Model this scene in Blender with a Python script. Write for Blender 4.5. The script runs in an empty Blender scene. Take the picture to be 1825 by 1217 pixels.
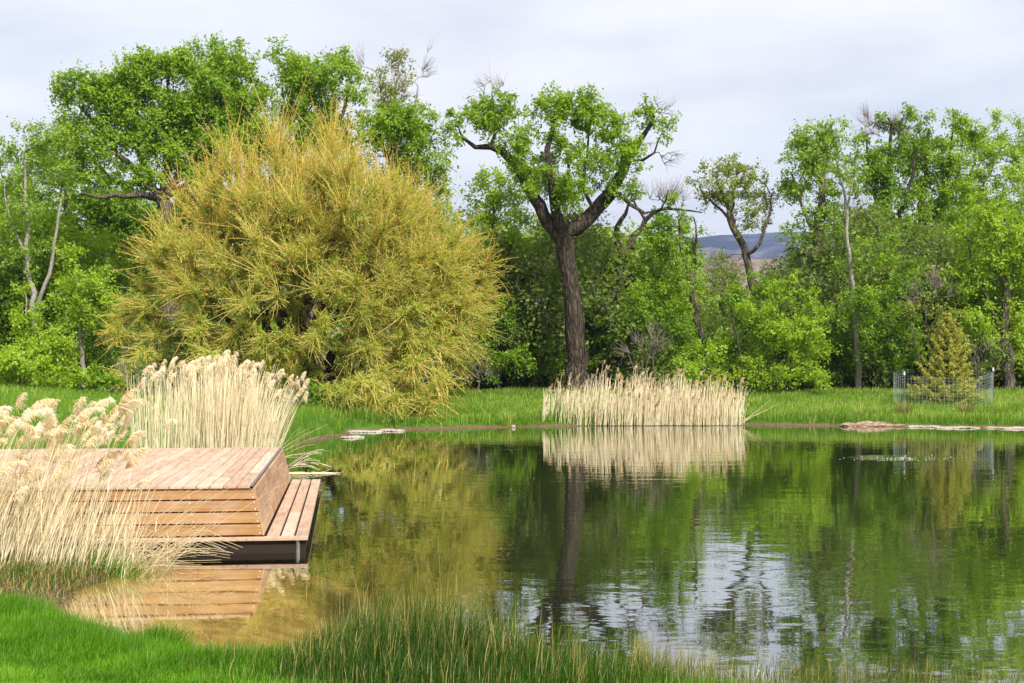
import bpy, math, random
import numpy as np

random.seed(7)
RNG = np.random.default_rng(11)
F, CX, HY, CAMZ = 2534.7, 912.5, 645.0, 2.3      # measurements of the photo (1825 px wide)
scene = bpy.context.scene
COL = scene.collection
rad = math.radians


def W(px, py, Y):
    return np.array(((px - CX) / F * Y, Y, CAMZ - (py - HY) / F * Y))


def smooth(a, b, x):
    t = np.clip((x - a) / (b - a), 0, 1)
    return t * t * (3 - 2 * t)


def unit(v):
    v = np.asarray(v, float)
    return v / np.maximum(np.linalg.norm(v, axis=-1, keepdims=True), 1e-9)


# ------------------------------------------------------------------ objects
def tag(o, label=None, cat=None, group=None, kind=None):
    if label: o['label'] = label
    if cat: o['category'] = cat
    if group: o['group'] = group
    if kind: o['kind'] = kind
    return o


def empty(name, loc, label, cat, group=None):
    o = bpy.data.objects.new(name, None)
    o.empty_display_size = 0.3
    o.location = tuple(float(c) for c in loc)
    COL.objects.link(o)
    return tag(o, label, cat, group)


def make_mesh(name, V, quads=None, tris=None, mat=None, attrs=None, smooth_shade=False, face_attrs=None):
    me = bpy.data.meshes.new(name)
    V = np.ascontiguousarray(V, dtype=np.float32)
    quads = np.zeros((0, 4), np.int32) if quads is None or len(quads) == 0 else np.asarray(quads, np.int32)
    tris = np.zeros((0, 3), np.int32) if tris is None or len(tris) == 0 else np.asarray(tris, np.int32)
    nq, nt = len(quads), len(tris)
    me.vertices.add(len(V)); me.vertices.foreach_set('co', V.ravel())
    me.loops.add(nq * 4 + nt * 3)
    me.loops.foreach_set('vertex_index', np.concatenate([quads.ravel(), tris.ravel()]).astype(np.int32))
    me.polygons.add(nq + nt)
    starts = np.concatenate([np.arange(nq) * 4, nq * 4 + np.arange(nt) * 3]).astype(np.int32)
    me.polygons.foreach_set('loop_start', starts)
    me.polygons.foreach_set('use_smooth', np.full(nq + nt, bool(smooth_shade)))
    for k, a in (attrs or {}).items():
        at = me.attributes.new(k, 'FLOAT', 'POINT')
        at.data.foreach_set('value', np.ascontiguousarray(a, dtype=np.float32))
    for k, a in (face_attrs or {}).items():
        at = me.attributes.new(k, 'FLOAT', 'FACE')
        at.data.foreach_set('value', np.ascontiguousarray(a, dtype=np.float32))
    me.update(calc_edges=True)
    if mat: me.materials.append(mat)
    return me


def obj(name, me, parent=None, loc=None):
    o = bpy.data.objects.new(name, me)
    if loc is not None: o.location = tuple(float(c) for c in loc)
    COL.objects.link(o)
    if parent is not None: o.parent = parent
    return o


def part(name, V, quads, tris, mat, root, **kw):
    V = np.asarray(V, float) - np.array(root.location)
    return obj(name, make_mesh(name, V, quads, tris, mat, **kw), root)


class MB:
    """collects boxes and free quads"""
    def __init__(s): s.V, s.Q, s.T, s.n, s.a = [], [], [], 0, []

    def add(s, V, Q, tint=None):
        V = np.asarray(V, float)
        s.V.append(V); s.Q.append(np.asarray(Q) + s.n); s.n += len(V)
        s.a.append(np.full(len(V), random.random() if tint is None else tint))

    def hexa(s, c8, tint=None):
        s.add(c8, [(0, 3, 2, 1), (4, 5, 6, 7), (0, 1, 5, 4), (1, 2, 6, 5), (2, 3, 7, 6), (3, 0, 4, 7)], tint)

    def data(s): return np.concatenate(s.V), np.concatenate(s.Q), np.concatenate(s.a)


# ------------------------------------------------------------------ bulk shapes
def batch_tubes(P, R, k=3):
    """P (M,N,3) centre lines, R (M,N) radii -> verts, quads"""
    M, N, _ = P.shape
    D = np.gradient(P, axis=1)
    D = unit(D)
    ref = np.where(np.abs(D[..., 2:3]) > 0.9, np.array([1.0, 0.13, 0]), np.array([0.13, 0.1, 1.0]))
    A = unit(np.cross(D, ref)); B = np.cross(D, A)
    ang = np.arange(k) * 2 * np.pi / k
    V = P[:, :, None, :] + R[:, :, None, None] * (np.cos(ang)[None, None, :, None] * A[:, :, None, :] + np.sin(ang)[None, None, :, None] * B[:, :, None, :])
    idx = np.arange(M * N * k).reshape(M, N, k)
    nx = np.roll(idx, -1, axis=2)
    Q = np.stack([idx[:, :-1], nx[:, :-1], nx[:, 1:], idx[:, 1:]], -1).reshape(-1, 4)
    return V.reshape(-1, 3), Q


def batch_blades(base, head, length, width, bend, bdir, segs=2):
    """grass blades: base (M,3), heading angle of the blade's flat side, length, width, bend 0..1 towards bdir (M,3)"""
    M = len(base)
    side = np.stack([np.cos(head), np.sin(head), np.zeros(M)], -1)
    V = []
    ts = np.linspace(0, 1, segs + 1)
    for i, t in enumerate(ts):
        c = base + length[:, None] * (np.array([0, 0, 1.0]) * (t * (1 - 0.45 * bend * t))[:, None] + bdir * (bend * t * t)[:, None])
        if i < segs:
            w = width * (1 - 0.55 * t) * 0.5
            V += [c - side * w[:, None], c + side * w[:, None]]
        else:
            V += [c]
    n = 2 * segs + 1
    V = np.stack(V, 1).reshape(-1, 3)
    o = np.arange(M)[:, None] * n
    Q = [o + np.array([[2 * i, 2 * i + 1, 2 * i + 3, 2 * i + 2]]) for i in range(segs - 1)]
    Q = np.concatenate(Q) if Q else np.zeros((0, 4), int)
    T = o + np.array([[2 * segs - 2, 2 * segs - 1, 2 * segs]])
    hgt = np.tile(np.repeat(ts, 2)[:n], M)
    return V, Q, T, n, hgt


def leaves(P, Nrm, size, rng, aspect=0.42):
    """rhombic leaves at P with normals Nrm"""
    M = len(P)
    r = unit(rng.normal(size=(M, 3)))
    U = unit(np.cross(Nrm, r)); Wd = np.cross(Nrm, U)
    a = (size * 0.5)[:, None]
    b = a * aspect * 2
    V = np.stack([P - U * a, P + Wd * b * .5 + Nrm * a * .12, P + U * a, P - Wd * b * .5 + Nrm * a * .12], 1).reshape(-1, 3)
    Q = np.arange(M * 4).reshape(M, 4)
    return V, Q


def catmull(pts, step):
    pts = [np.asarray(p, float) for p in pts]
    if len(pts) < 2: return np.array(pts)
    out = []
    for i in range(len(pts) - 1):
        p0 = pts[max(i - 1, 0)]; p1 = pts[i]; p2 = pts[i + 1]; p3 = pts[min(i + 2, len(pts) - 1)]
        n = max(1, int(np.linalg.norm(p2[:3] - p1[:3]) / step))
        for t in np.arange(n) / n:
            out.append(0.5 * ((2 * p1) + (-p0 + p2) * t + (2 * p0 - 5 * p1 + 4 * p2 - p3) * t * t + (-p0 + 3 * p1 - 3 * p2 + p3) * t ** 3))
    out.append(pts[-1])
    return np.array(out)


class Skeleton:
    def __init__(s, rng): s.p, s.par, s.g, s.rng = [], [], [], rng

    def limb(s, pts, step=0.45, wob=0.05, attach=True):
        """pts: rows (x,y,z,r)"""
        c = catmull(pts, step)
        prev = -1
        if s.p and attach:
            d = np.linalg.norm(np.array(s.p) - c[0, :3], axis=1); prev = int(d.argmin())
            c = c[1:]
        for q in c:
            w = s.rng.normal(size=3) * wob * min(1, q[3] * 5 + .3)
            s.p.append(q[:3] + w); s.par.append(prev); s.g.append(q[3]); prev = len(s.p) - 1

    def reach(s, T, step=0.45, wob=0.07, lift=0.12, down=0.5):
        """grow thin branches from the skeleton to every target"""
        P = np.array(s.p); d0 = np.array([np.linalg.norm(P - t, axis=1).min() for t in T])
        cap = len(P) + len(T) * 14
        buf = np.zeros((cap, 3)); n = len(P); buf[:n] = P
        for t in np.asarray(T)[np.argsort(d0)]:
            dv = buf[:n] - t
            d = np.sqrt((dv * dv).sum(1))
            k = int((d + down * np.maximum(0, dv[:, 2])).argmin())
            a = buf[k]; L = d[k]
            m = int(min(12, max(2, round(L / step))))
            pk = s.par[k]
            fwd = unit(a - buf[pk]) if pk >= 0 else np.array([0, 0, 1.0])
            ctrl = (a + t) / 2 + fwd * 0.22 * L + np.array([0, 0, lift * L])
            prev = k
            for i in range(1, m + 1):
                u = i / m
                q = (1 - u) ** 2 * a + 2 * u * (1 - u) * ctrl + u * u * t
                if i < m: q = q + s.rng.normal(size=3) * wob * min(L, 1.2)
                if n >= cap: break
                buf[n] = q; s.p.append(q); s.par.append(prev); s.g.append(0.0); prev = n; n += 1

    def mesh(s, tip=0.012, ex=2.3, k=6, rough=0.0):
        P = np.array(s.p); par = np.array(s.par); g = np.array(s.g); n = len(P)
        acc = np.zeros(n)
        r = np.zeros(n)
        best = np.full(n, -1); bestr = np.zeros(n)
        for i in range(n - 1, -1, -1):
            r[i] = max(tip, acc[i] ** (1 / ex) if acc[i] > 0 else tip)
            if g[i] > 0: r[i] = g[i]
            p = par[i]
            if p >= 0:
                acc[p] += r[i] ** ex
                if r[i] > bestr[p]: bestr[p] = r[i]; best[p] = i
        for i in range(n):
            p = par[i]
            if p >= 0 and g[i] == 0: r[i] = min(r[i], r[p] * 0.92)
        # direction per node
        d = np.zeros((n, 3))
        has = par >= 0
        d[has] = unit(P[has] - P[par[has]])
        d2 = d.copy()
        hb = best >= 0
        d2[hb] = unit(d[hb] + unit(P[best[hb]] - P[hb]))
        start = np.where(has & (best[np.maximum(par, 0)] == np.arange(n)), par, -1)
        side = np.where(has & (start < 0))[0]
        PP = np.concatenate([P, P[par[side]]]); RR = np.concatenate([r, np.minimum(r[side] * 1.15, r[par[side]])])
        DD = np.concatenate([d2, d[side]])
        start = start.copy(); start[side] = n + np.arange(len(side))
        ref = np.where(np.abs(DD[:, 2:3]) > 0.8, np.array([[1.0, 0.2, 0]]), np.array([[0.1, 0.2, 1.0]]))
        A = unit(np.cross(DD, ref)); A = unit(np.cross(np.cross(DD, np.array([[0.98, 0.05, 0.19]])), DD))
        B = np.cross(DD, A)
        ang = np.arange(k) * 2 * np.pi / k
        rr = RR[:, None] * (1 + rough * s.rng.normal(size=(len(RR), k)))
        V = PP[:, None, :] + rr[:, :, None] * (np.cos(ang)[None, :, None] * A[:, None, :] + np.sin(ang)[None, :, None] * B[:, None, :])
        e = np.where(has)[0]
        ia = start[e][:, None] * k + np.arange(k)[None]; ib = e[:, None] * k + np.arange(k)[None]
        Q = np.stack([ia, np.roll(ia, -1, 1), np.roll(ib, -1, 1), ib], -1).reshape(-1, 4)
        return V.reshape(-1, 3), Q


# ------------------------------------------------------------------ materials
def mat(name):
    m = bpy.data.materials.new(name); m.use_nodes = True
    nt = m.node_tree; nt.nodes.clear()
    return m, nt, nt.nodes, nt.links


def node(ns, t, **kw):
    n = ns.new(t)
    for k, v in kw.items(): setattr(n, k, v)
    return n


def ramp(ns, stops, interp='LINEAR'):
    n = ns.new('ShaderNodeValToRGB'); e = n.color_ramp.elements; n.color_ramp.interpolation = interp
    while len(e) > 1: e.remove(e[0])
    e[0].position, e[0].color = stops[0][0], (*stops[0][1], 1)
    for p, c in stops[1:]:
        x = e.new(p); x.color = (*c, 1)
    return n


def leaf_mat(name, lo, mid, hi, trans=0.45, gloss=0.02):
    m, nt, ns, ln = mat(name)
    at = node(ns, 'ShaderNodeAttribute', attribute_name='tint')
    cr = ramp(ns, [(0, lo), (0.5, mid), (1, hi)])
    ln.new(at.outputs['Fac'], cr.inputs[0])
    df = ns.new('ShaderNodeBsdfDiffuse'); tr = ns.new('ShaderNodeBsdfTranslucent')
    ln.new(cr.outputs[0], df.inputs[0])
    hs = ns.new('ShaderNodeHueSaturation'); hs.inputs['Saturation'].default_value = 1.1; hs.inputs['Value'].default_value = 1.35
    hs.inputs['Hue'].default_value = 0.492
    ln.new(cr.outputs[0], hs.inputs['Color']); ln.new(hs.outputs[0], tr.inputs[0])
    mx = ns.new('ShaderNodeMixShader'); mx.inputs[0].default_value = trans
    ln.new(df.outputs[0], mx.inputs[1]); ln.new(tr.outputs[0], mx.inputs[2])
    gl = ns.new('ShaderNodeBsdfGlossy'); gl.inputs['Roughness'].default_value = 0.45
    gl.inputs[0].default_value = (.9, 1, .85, 1)
    m2 = ns.new('ShaderNodeMixShader'); m2.inputs[0].default_value = gloss
    ln.new(mx.outputs[0], m2.inputs[1]); ln.new(gl.outputs[0], m2.inputs[2])
    out = ns.new('ShaderNodeOutputMaterial'); ln.new(m2.outputs[0], out.inputs[0])
    return m


def bark_mat(name, dark, light, scale=9.0, stretch=0.22, bump=0.9):
    m, nt, ns, ln = mat(name)
    tc = ns.new('ShaderNodeTexCoord'); mp = ns.new('ShaderNodeMapping')
    mp.inputs['Scale'].default_value = (1, 1, stretch)
    ln.new(tc.outputs['Object'], mp.inputs[0])
    nz = ns.new('ShaderNodeTexNoise'); nz.inputs['Scale'].default_value = scale; nz.inputs['Detail'].default_value = 6
    nz.inputs['Roughness'].default_value = 0.65
    ln.new(mp.outputs[0], nz.inputs['Vector'])
    vo = ns.new('ShaderNodeTexVoronoi'); vo.inputs['Scale'].default_value = scale * .8; vo.feature = 'DISTANCE_TO_EDGE'
    ln.new(mp.outputs[0], vo.inputs['Vector'])
    cr = ramp(ns, [(0.25, dark), (0.5, tuple((a + b) / 2 for a, b in zip(dark, light))), (0.85, light)])
    mt = node(ns, 'ShaderNodeMath', operation='MULTIPLY'); mt.inputs[1].default_value = 1.6
    ln.new(vo.outputs['Distance'], mt.inputs[0])
    ad = node(ns, 'ShaderNodeMath', operation='ADD'); ln.new(mt.outputs[0], ad.inputs[0]); ln.new(nz.outputs[0], ad.inputs[1])
    ml = node(ns, 'ShaderNodeMath', operation='MULTIPLY'); ml.inputs[1].default_value = .72; ln.new(ad.outputs[0], ml.inputs[0]); ln.new(ml.outputs[0], cr.inputs[0])
    bp = ns.new('ShaderNodeBump'); bp.inputs['Strength'].default_value = bump; bp.inputs['Distance'].default_value = 0.12
    ln.new(ad.outputs[0], bp.inputs['Height'])
    bs = ns.new('ShaderNodeBsdfPrincipled'); bs.inputs['Roughness'].default_value = 0.9
    bs.inputs['Specular IOR Level'].default_value = 0.15
    ln.new(cr.outputs[0], bs.inputs['Base Color']); ln.new(bp.outputs[0], bs.inputs['Normal'])
    out = ns.new('ShaderNodeOutputMaterial'); ln.new(bs.outputs[0], out.inputs[0])
    return m


def straw_mat(name, lo, mid, hi, trans=0.3):
    return leaf_mat(name, lo, mid, hi, trans, 0.03)


def plain_mat(name, c, rough=0.6, metal=0.0, var=0.25, scale=6.0):
    m, nt, ns, ln = mat(name)
    tc = ns.new('ShaderNodeTexCoord'); nz = ns.new('ShaderNodeTexNoise'); nz.inputs['Scale'].default_value = scale; nz.inputs['Detail'].default_value = 5
    ln.new(tc.outputs['Object'], nz.inputs['Vector'])
    cr = ramp(ns, [(0.25, tuple(x * (1 - var) for x in c)), (0.75, tuple(min(1, x * (1 + var)) for x in c))])
    ln.new(nz.outputs[0], cr.inputs[0])
    bp = ns.new('ShaderNodeBump'); bp.inputs['Strength'].default_value = 0.3; bp.inputs['Distance'].default_value = 0.03
    ln.new(nz.outputs[0], bp.inputs['Height'])
    bs = ns.new('ShaderNodeBsdfPrincipled'); bs.inputs['Roughness'].default_value = rough; bs.inputs['Metallic'].default_value = metal
    ln.new(cr.outputs[0], bs.inputs['Base Color']); ln.new(bp.outputs[0], bs.inputs['Normal'])
    out = ns.new('ShaderNodeOutputMaterial'); ln.new(bs.outputs[0], out.inputs[0])
    return m


def wood_mat(name, tones, grain_axis):
    """planks: tone per plank from 'tint', grain along an object axis"""
    m, nt, ns, ln = mat(name)
    tc = ns.new('ShaderNodeTexCoord'); mp = ns.new('ShaderNodeMapping')
    sc = [22, 22, 22]; sc[grain_axis] = 1.3
    mp.inputs['Scale'].default_value = sc
    at = node(ns, 'ShaderNodeAttribute', attribute_name='tint')
    cx = ns.new('ShaderNodeCombineXYZ')
    mu = node(ns, 'ShaderNodeMath', operation='MULTIPLY'); mu.inputs[1].default_value = 37.0
    ln.new(at.outputs['Fac'], mu.inputs[0])
    for i in range(3): ln.new(mu.outputs[0], cx.inputs[i])
    va = node(ns, 'ShaderNodeVectorMath', operation='ADD'); ln.new(tc.outputs['Object'], va.inputs[0]); ln.new(cx.outputs[0], va.inputs[1])
    ln.new(va.outputs[0], mp.inputs[0])
    nz = ns.new('ShaderNodeTexNoise'); nz.inputs['Scale'].default_value = 1.0; nz.inputs['Detail'].default_value = 7; nz.inputs['Distortion'].default_value = 0.6
    ln.new(mp.outputs[0], nz.inputs['Vector'])
    n2 = ns.new('ShaderNodeTexNoise'); n2.inputs['Scale'].default_value = 2.2; n2.inputs['Detail'].default_value = 3
    ln.new(va.outputs[0], n2.inputs['Vector'])
    cr = ramp(ns, tones); ln.new(at.outputs['Fac'], cr.inputs[0])
    gr = ramp(ns, [(0.3, (.66, .60, .52)), (0.55, (1, 1, 1)), (0.8, (1.0, .98, .95))]); ln.new(nz.outputs[0], gr.inputs[0])
    mx = node(ns, 'ShaderNodeMix', data_type='RGBA', blend_type='MULTIPLY'); mx.inputs[0].default_value = 0.95
    ln.new(cr.outputs[0], mx.inputs[6]); ln.new(gr.outputs[0], mx.inputs[7])
    wr = ramp(ns, [(0.48, (0, 0, 0)), (0.72, (1, 1, 1))]); ln.new(n2.outputs[0], wr.inputs[0])
    m3 = node(ns, 'ShaderNodeMath', operation='MULTIPLY'); m3.inputs[1].default_value = 0.4; ln.new(wr.outputs[0], m3.inputs[0])
    mz = node(ns, 'ShaderNodeMix', data_type='RGBA'); ln.new(m3.outputs[0], mz.inputs[0]); ln.new(mx.outputs[2], mz.inputs[6])
    mz.inputs[7].default_value = (.62, .46, .34, 1)
    bp = ns.new('ShaderNodeBump'); bp.inputs['Strength'].default_value = 0.25; bp.inputs['Distance'].default_value = 0.004
    ln.new(nz.outputs[0], bp.inputs['Height'])
    bs = ns.new('ShaderNodeBsdfPrincipled'); bs.inputs['Roughness'].default_value = 0.6; bs.inputs['Specular IOR Level'].default_value = 0.3
    ln.new(mz.outputs[2], bs.inputs['Base Color']); ln.new(bp.outputs[0], bs.inputs['Normal'])
    out = ns.new('ShaderNodeOutputMaterial'); ln.new(bs.outputs[0], out.inputs[0])
    return m


LEAF = {
    'bright': leaf_mat('leaf_bright', (.10, .20, .008), (.19, .33, .012), (.31, .44, .03)),
    'fresh': leaf_mat('leaf_fresh', (.14, .25, .009), (.235, .38, .014), (.36, .48, .035)),
    'deep': leaf_mat('leaf_deep', (.06, .145, .009), (.12, .24, .012), (.21, .34, .022)),
    'olive': leaf_mat('leaf_olive', (.16, .21, .03), (.26, .31, .05), (.38, .41, .10)),
    'pale': leaf_mat('leaf_pale', (.16, .27, .02), (.25, .38, .035), (.37, .49, .09)),
    'yellow': leaf_mat('leaf_yellow_green', (.20, .32, .012), (.30, .44, .02), (.41, .53, .06)),
    'willow': leaf_mat('willow_leaf', (.26, .34, .035), (.40, .49, .07), (.54, .60, .14), 0.55),
    'spruce': leaf_mat('spruce_needle', (.11, .14, .018), (.31, .34, .05), (.56, .52, .10), 0.25),
    'brush': leaf_mat('brush_leaf', (.12, .18, .03), (.20, .28, .045), (.30, .38, .08)),
}
BARK = {
    'dark': bark_mat('bark_dark', (.006, .005, .004), (.13, .10, .072)),
    'mid': bark_mat('bark_grey_brown', (.05, .04, .03), (.21, .17, .13)),
    'pale': bark_mat('bark_pale', (.16, .14, .11), (.42, .39, .33), 14, .5, .2),
    'willow': bark_mat('bark_willow', (.035, .024, .014), (.15, .10, .05)),
    'dead': bark_mat('bark_weathered', (.16, .13, .11), (.42, .37, .32), 12, .3, .3),
    'twig': bark_mat('twig_grey', (.13, .10, .085), (.30, .25, .21), 12, .3, .1),
}
M_WTWIG = leaf_mat('willow_twig', (.70, .43, .08), (.88, .67, .20), (.94, .82, .38), 0.25, 0.02)
M_STRAW = straw_mat('reed_straw', (.58, .48, .28), (.82, .74, .51), (.90, .86, .70))
M_PLUME = straw_mat('reed_plume', (.68, .55, .32), (.87, .79, .59), (.93, .90, .78), 0.45)
M_STRAW_FAR = straw_mat('reed_straw_tan', (.60, .48, .28), (.82, .73, .50), (.90, .84, .66))
M_PLUME_FAR = straw_mat('reed_plume_tan', (.42, .30, .16), (.66, .53, .32), (.82, .71, .49), 0.35)
M_LAWN = leaf_mat('lawn_blade', (.04, .125, .004), (.13, .31, .010), (.30, .50, .05), 0.4, 0.015)
M_SEDGE = leaf_mat('sedge_blade', (.022, .065, .008), (.055, .13, .014), (.56, .42, .15), 0.35, 0.015)
M_BANKG = leaf_mat('bank_grass_blade', (.085, .18, .012), (.20, .35, .025), (.50, .52, .16), 0.4, 0.015)

# ------------------------------------------------------------------ pond and ground
SHORE = np.array([(-5.6, 19), (-5.0, 16.8), (-4.3, 15.5), (-4.5, 14.4), (-4.3, 13.2), (-3.86, 12.4), (-3.14, 11.35), (-2.65, 10.85), (-2.3, 10.5), (-1.8, 10.35),
                  (-.87, 10.35), (-.05, 10.15), (.35, 9.95), (.9, 9.6), (1.42, 9.3), (3.24, 9.0), (8, 8.9), (16, 12), (24, 25), (28, 40), (24, 46.5),
                  (17.8, 49.2), (12, 50.9), (8.5, 51.8), (4, 51.6), (1.2, 50.6), (-2.9, 48.6), (-5.2, 47.3), (-5.5, 46.3), (-5.35, 44.2), (-6.0, 41.2), (-5.8, 37.6),
                  (-5.0, 33), (-4.75, 30.7), (-5.1, 27), (-5.4, 22)], float)


def shore_sd(x, y):
    """signed distance to the water's edge, positive on land"""
    p = np.stack([x, y], -1)
    a = SHORE; b = np.roll(SHORE, -1, 0)
    best = np.full(len(p), 1e18); inside = np.zeros(len(p), bool)
    for i in range(len(a)):
        e = b[i] - a[i]; w = p - a[i]
        t = np.clip((w @ e) / (e @ e), 0, 1)
        d = w - t[:, None] * e
        best = np.minimum(best, (d * d).sum(1))
        c1 = (a[i, 1] > p[:, 1]) != (b[i, 1] > p[:, 1])
        xi = a[i, 0] + (p[:, 1] - a[i, 1]) / (e[1] if abs(e[1]) > 1e-9 else 1e-9) * e[0]
        inside ^= c1 & (p[:, 0] < xi)
    d = np.sqrt(best)
    wob = 0.10 * np.sin(x * 2.1 + 1.3 * np.sin(y * 1.7)) + 0.07 * np.sin(y * 3.3 + x * 1.1)
    return np.where(inside, -d, d) + wob * np.clip(y / 20, .3, 1.5)


def ground_z(x, y):
    x = np.atleast_1d(np.asarray(x, float)); y = np.atleast_1d(np.asarray(y, float))
    sd = shore_sd(x, y)
    cove = smooth(-3.5, -5.3, x) * smooth(30, 36, y) * smooth(50, 46, y)
    land = 0.03 + 0.12 * smooth(0.1, .6, sd) + 0.45 * cove * smooth(.0, .9, sd) + 0.085 * np.clip(sd - .4, 0, 10)
    land += (0.03 * np.sin(x * .9 + y * .5) + 0.025 * np.sin(x * 2.3 - y * 1.9)) * smooth(.3, 2, sd)
    lawn = smooth(16, 13, y)
    land = np.where(lawn > 0, land * (1 - lawn) + lawn * (0.03 + .13 * smooth(0.0, .5, sd) + .075 * np.clip(sd - .3, 0, 6) + .012 * np.sin(x * 3 + y * 2)), land)
    swale = smooth(-3.3, -4.0, x) * smooth(12.3, 13.2, y) * smooth(20, 17, y)
    land = land * (1 - swale) + swale * (.035 + .02 * smooth(0, 1, sd))
    sl = 0.075 + 0.24 * np.maximum(smooth(-2.9, -.3, x), smooth(16.5, 19, y))
    bed = -np.minimum(1.5, sl * -sd) - 0.01
    return np.where(sd > 0, land, bed)


def axis(lo, hi, a, b, st, n):
    core = np.arange(a, b + 1e-6, st)
    left = a - np.geomspace(st * 1.5, a - lo, n)[::-1]; right = b + np.geomspace(st * 1.5, hi - b, n)
    return np.concatenate([left, core, right])


def build_ground():
    xs = axis(-5000, 5000, -9, 6, .12, 40); xs = np.concatenate([xs[xs < 6], np.arange(6.2, 26, .3), 26 + np.geomspace(.5, 5000, 32)])
    ys = np.concatenate([-np.geomspace(.6, 400, 14)[::-1] + 7, np.arange(7, 17, .11), np.arange(17.1, 66, .25), 66 + np.geomspace(.4, 6000, 44)])
    X, Y = np.meshgrid(xs, ys)
    x, y = X.ravel(), Y.ravel()
    z = ground_z(x, y)
    sd = shore_sd(x, y)
    sand = smooth(-1.0, -2.7, x + .35 * np.sin(y * 1.3) + .2 * np.sin(x * 3 + y * 2.1)) * smooth(18.5, 16.2, y)
    forest = smooth(58, 62, y + 1.2 * np.sin(x * .8)) + smooth(-14, -20, x) * smooth(40, 48, y)
    nx, ny = len(xs), len(ys)
    i = np.arange(nx * ny).reshape(ny, nx)
    Q = np.stack([i[:-1, :-1], i[:-1, 1:], i[1:, 1:], i[1:, :-1]], -1).reshape(-1, 4)
    m, nt, ns, ln = mat('ground_soil')
    geo = ns.new('ShaderNodeNewGeometry'); sx = ns.new('ShaderNodeSeparateXYZ'); ln.new(geo.outputs['Position'], sx.inputs[0])
    asand = node(ns, 'ShaderNodeAttribute', attribute_name='sand'); afor = node(ns, 'ShaderNodeAttribute', attribute_name='forest')
    n1 = ns.new('ShaderNodeTexNoise'); n1.inputs['Scale'].default_value = 3; n1.inputs['Detail'].default_value = 8
    ln.new(geo.outputs['Position'], n1.inputs['Vector'])
    n2 = ns.new('ShaderNodeTexNoise'); n2.inputs['Scale'].default_value = 28; n2.inputs['Detail'].default_value = 5
    ln.new(geo.outputs['Position'], n2.inputs['Vector'])

    def mix(f, a, b):
        x = node(ns, 'ShaderNodeMix', data_type='RGBA')
        for k, v in ((0, f), (6, a), (7, b)):
            if hasattr(v, 'links'): ln.new(v, x.inputs[k])
            else: x.inputs[k].default_value = v if k == 0 else (*v, 1)
        return x.outputs[2]

    def mrange(v, a, b):
        x = ns.new('ShaderNodeMapRange'); x.inputs[1].default_value = a; x.inputs[2].default_value = b
        ln.new(v, x.inputs[0]); return x.outputs[0]
    sandc = ramp(ns, [(.3, (.24, .145, .05)), (.55, (.46, .29, .12)), (.75, (.60, .42, .21))]); ln.new(n1.outputs[0], sandc.inputs[0])
    silt = ramp(ns, [(.3, (.014, .020, .006)), (.7, (.035, .042, .012))]); ln.new(n1.outputs[0], silt.inputs[0])
    bedc = mix(asand.outputs['Fac'], silt.outputs[0], sandc.outputs[0])
    deep = mrange(sx.outputs[2], -.30, -.75)
    bedc = mix(deep, bedc, (.016, .024, .007))  # bed painted darker with depth, standing in for light the water absorbs
    mud = ramp(ns, [(.3, (.05, .035, .018)), (.55, (.15, .10, .055)), (.75, (.34, .25, .16))]); ln.new(n2.outputs[0], mud.inputs[0])
    turf = ramp(ns, [(.3, (.035, .09, .008)), (.7, (.08, .17, .018))]); ln.new(n1.outputs[0], turf.inputs[0])
    litter = ramp(ns, [(.3, (.02, .022, .009)), (.7, (.07, .06, .03))]); ln.new(n2.outputs[0], litter.inputs[0])
    turf2 = mix(afor.outputs['Fac'], turf.outputs[0], litter.outputs[0])
    land = mix(mrange(sx.outputs[2], .05, .09), mud.outputs[0], turf2)
    c = mix(mrange(sx.outputs[2], -.03, .012), bedc, land)
    bp = ns.new('ShaderNodeBump'); bp.inputs['Strength'].default_value = .5; bp.inputs['Distance'].default_value = .04; ln.new(n2.outputs[0], bp.inputs['Height'])
    bs = ns.new('ShaderNodeBsdfPrincipled'); bs.inputs['Roughness'].default_value = .95; bs.inputs['Specular IOR Level'].default_value = .1
    ln.new(c, bs.inputs['Base Color']); ln.new(bp.outputs[0], bs.inputs['Normal'])
    out = ns.new('ShaderNodeOutputMaterial'); ln.new(bs.outputs[0], out.inputs[0])
    o = obj('ground', make_mesh('ground', np.stack([x, y, z], -1), Q, None, m, attrs={'sand': sand, 'forest': np.clip(forest, 0, 1)}, smooth_shade=True))
    tag(o, 'grassy ground and pond bed around the pond', 'ground', kind='structure')


AERATOR = W(1600, 817, 33.9)


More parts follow.
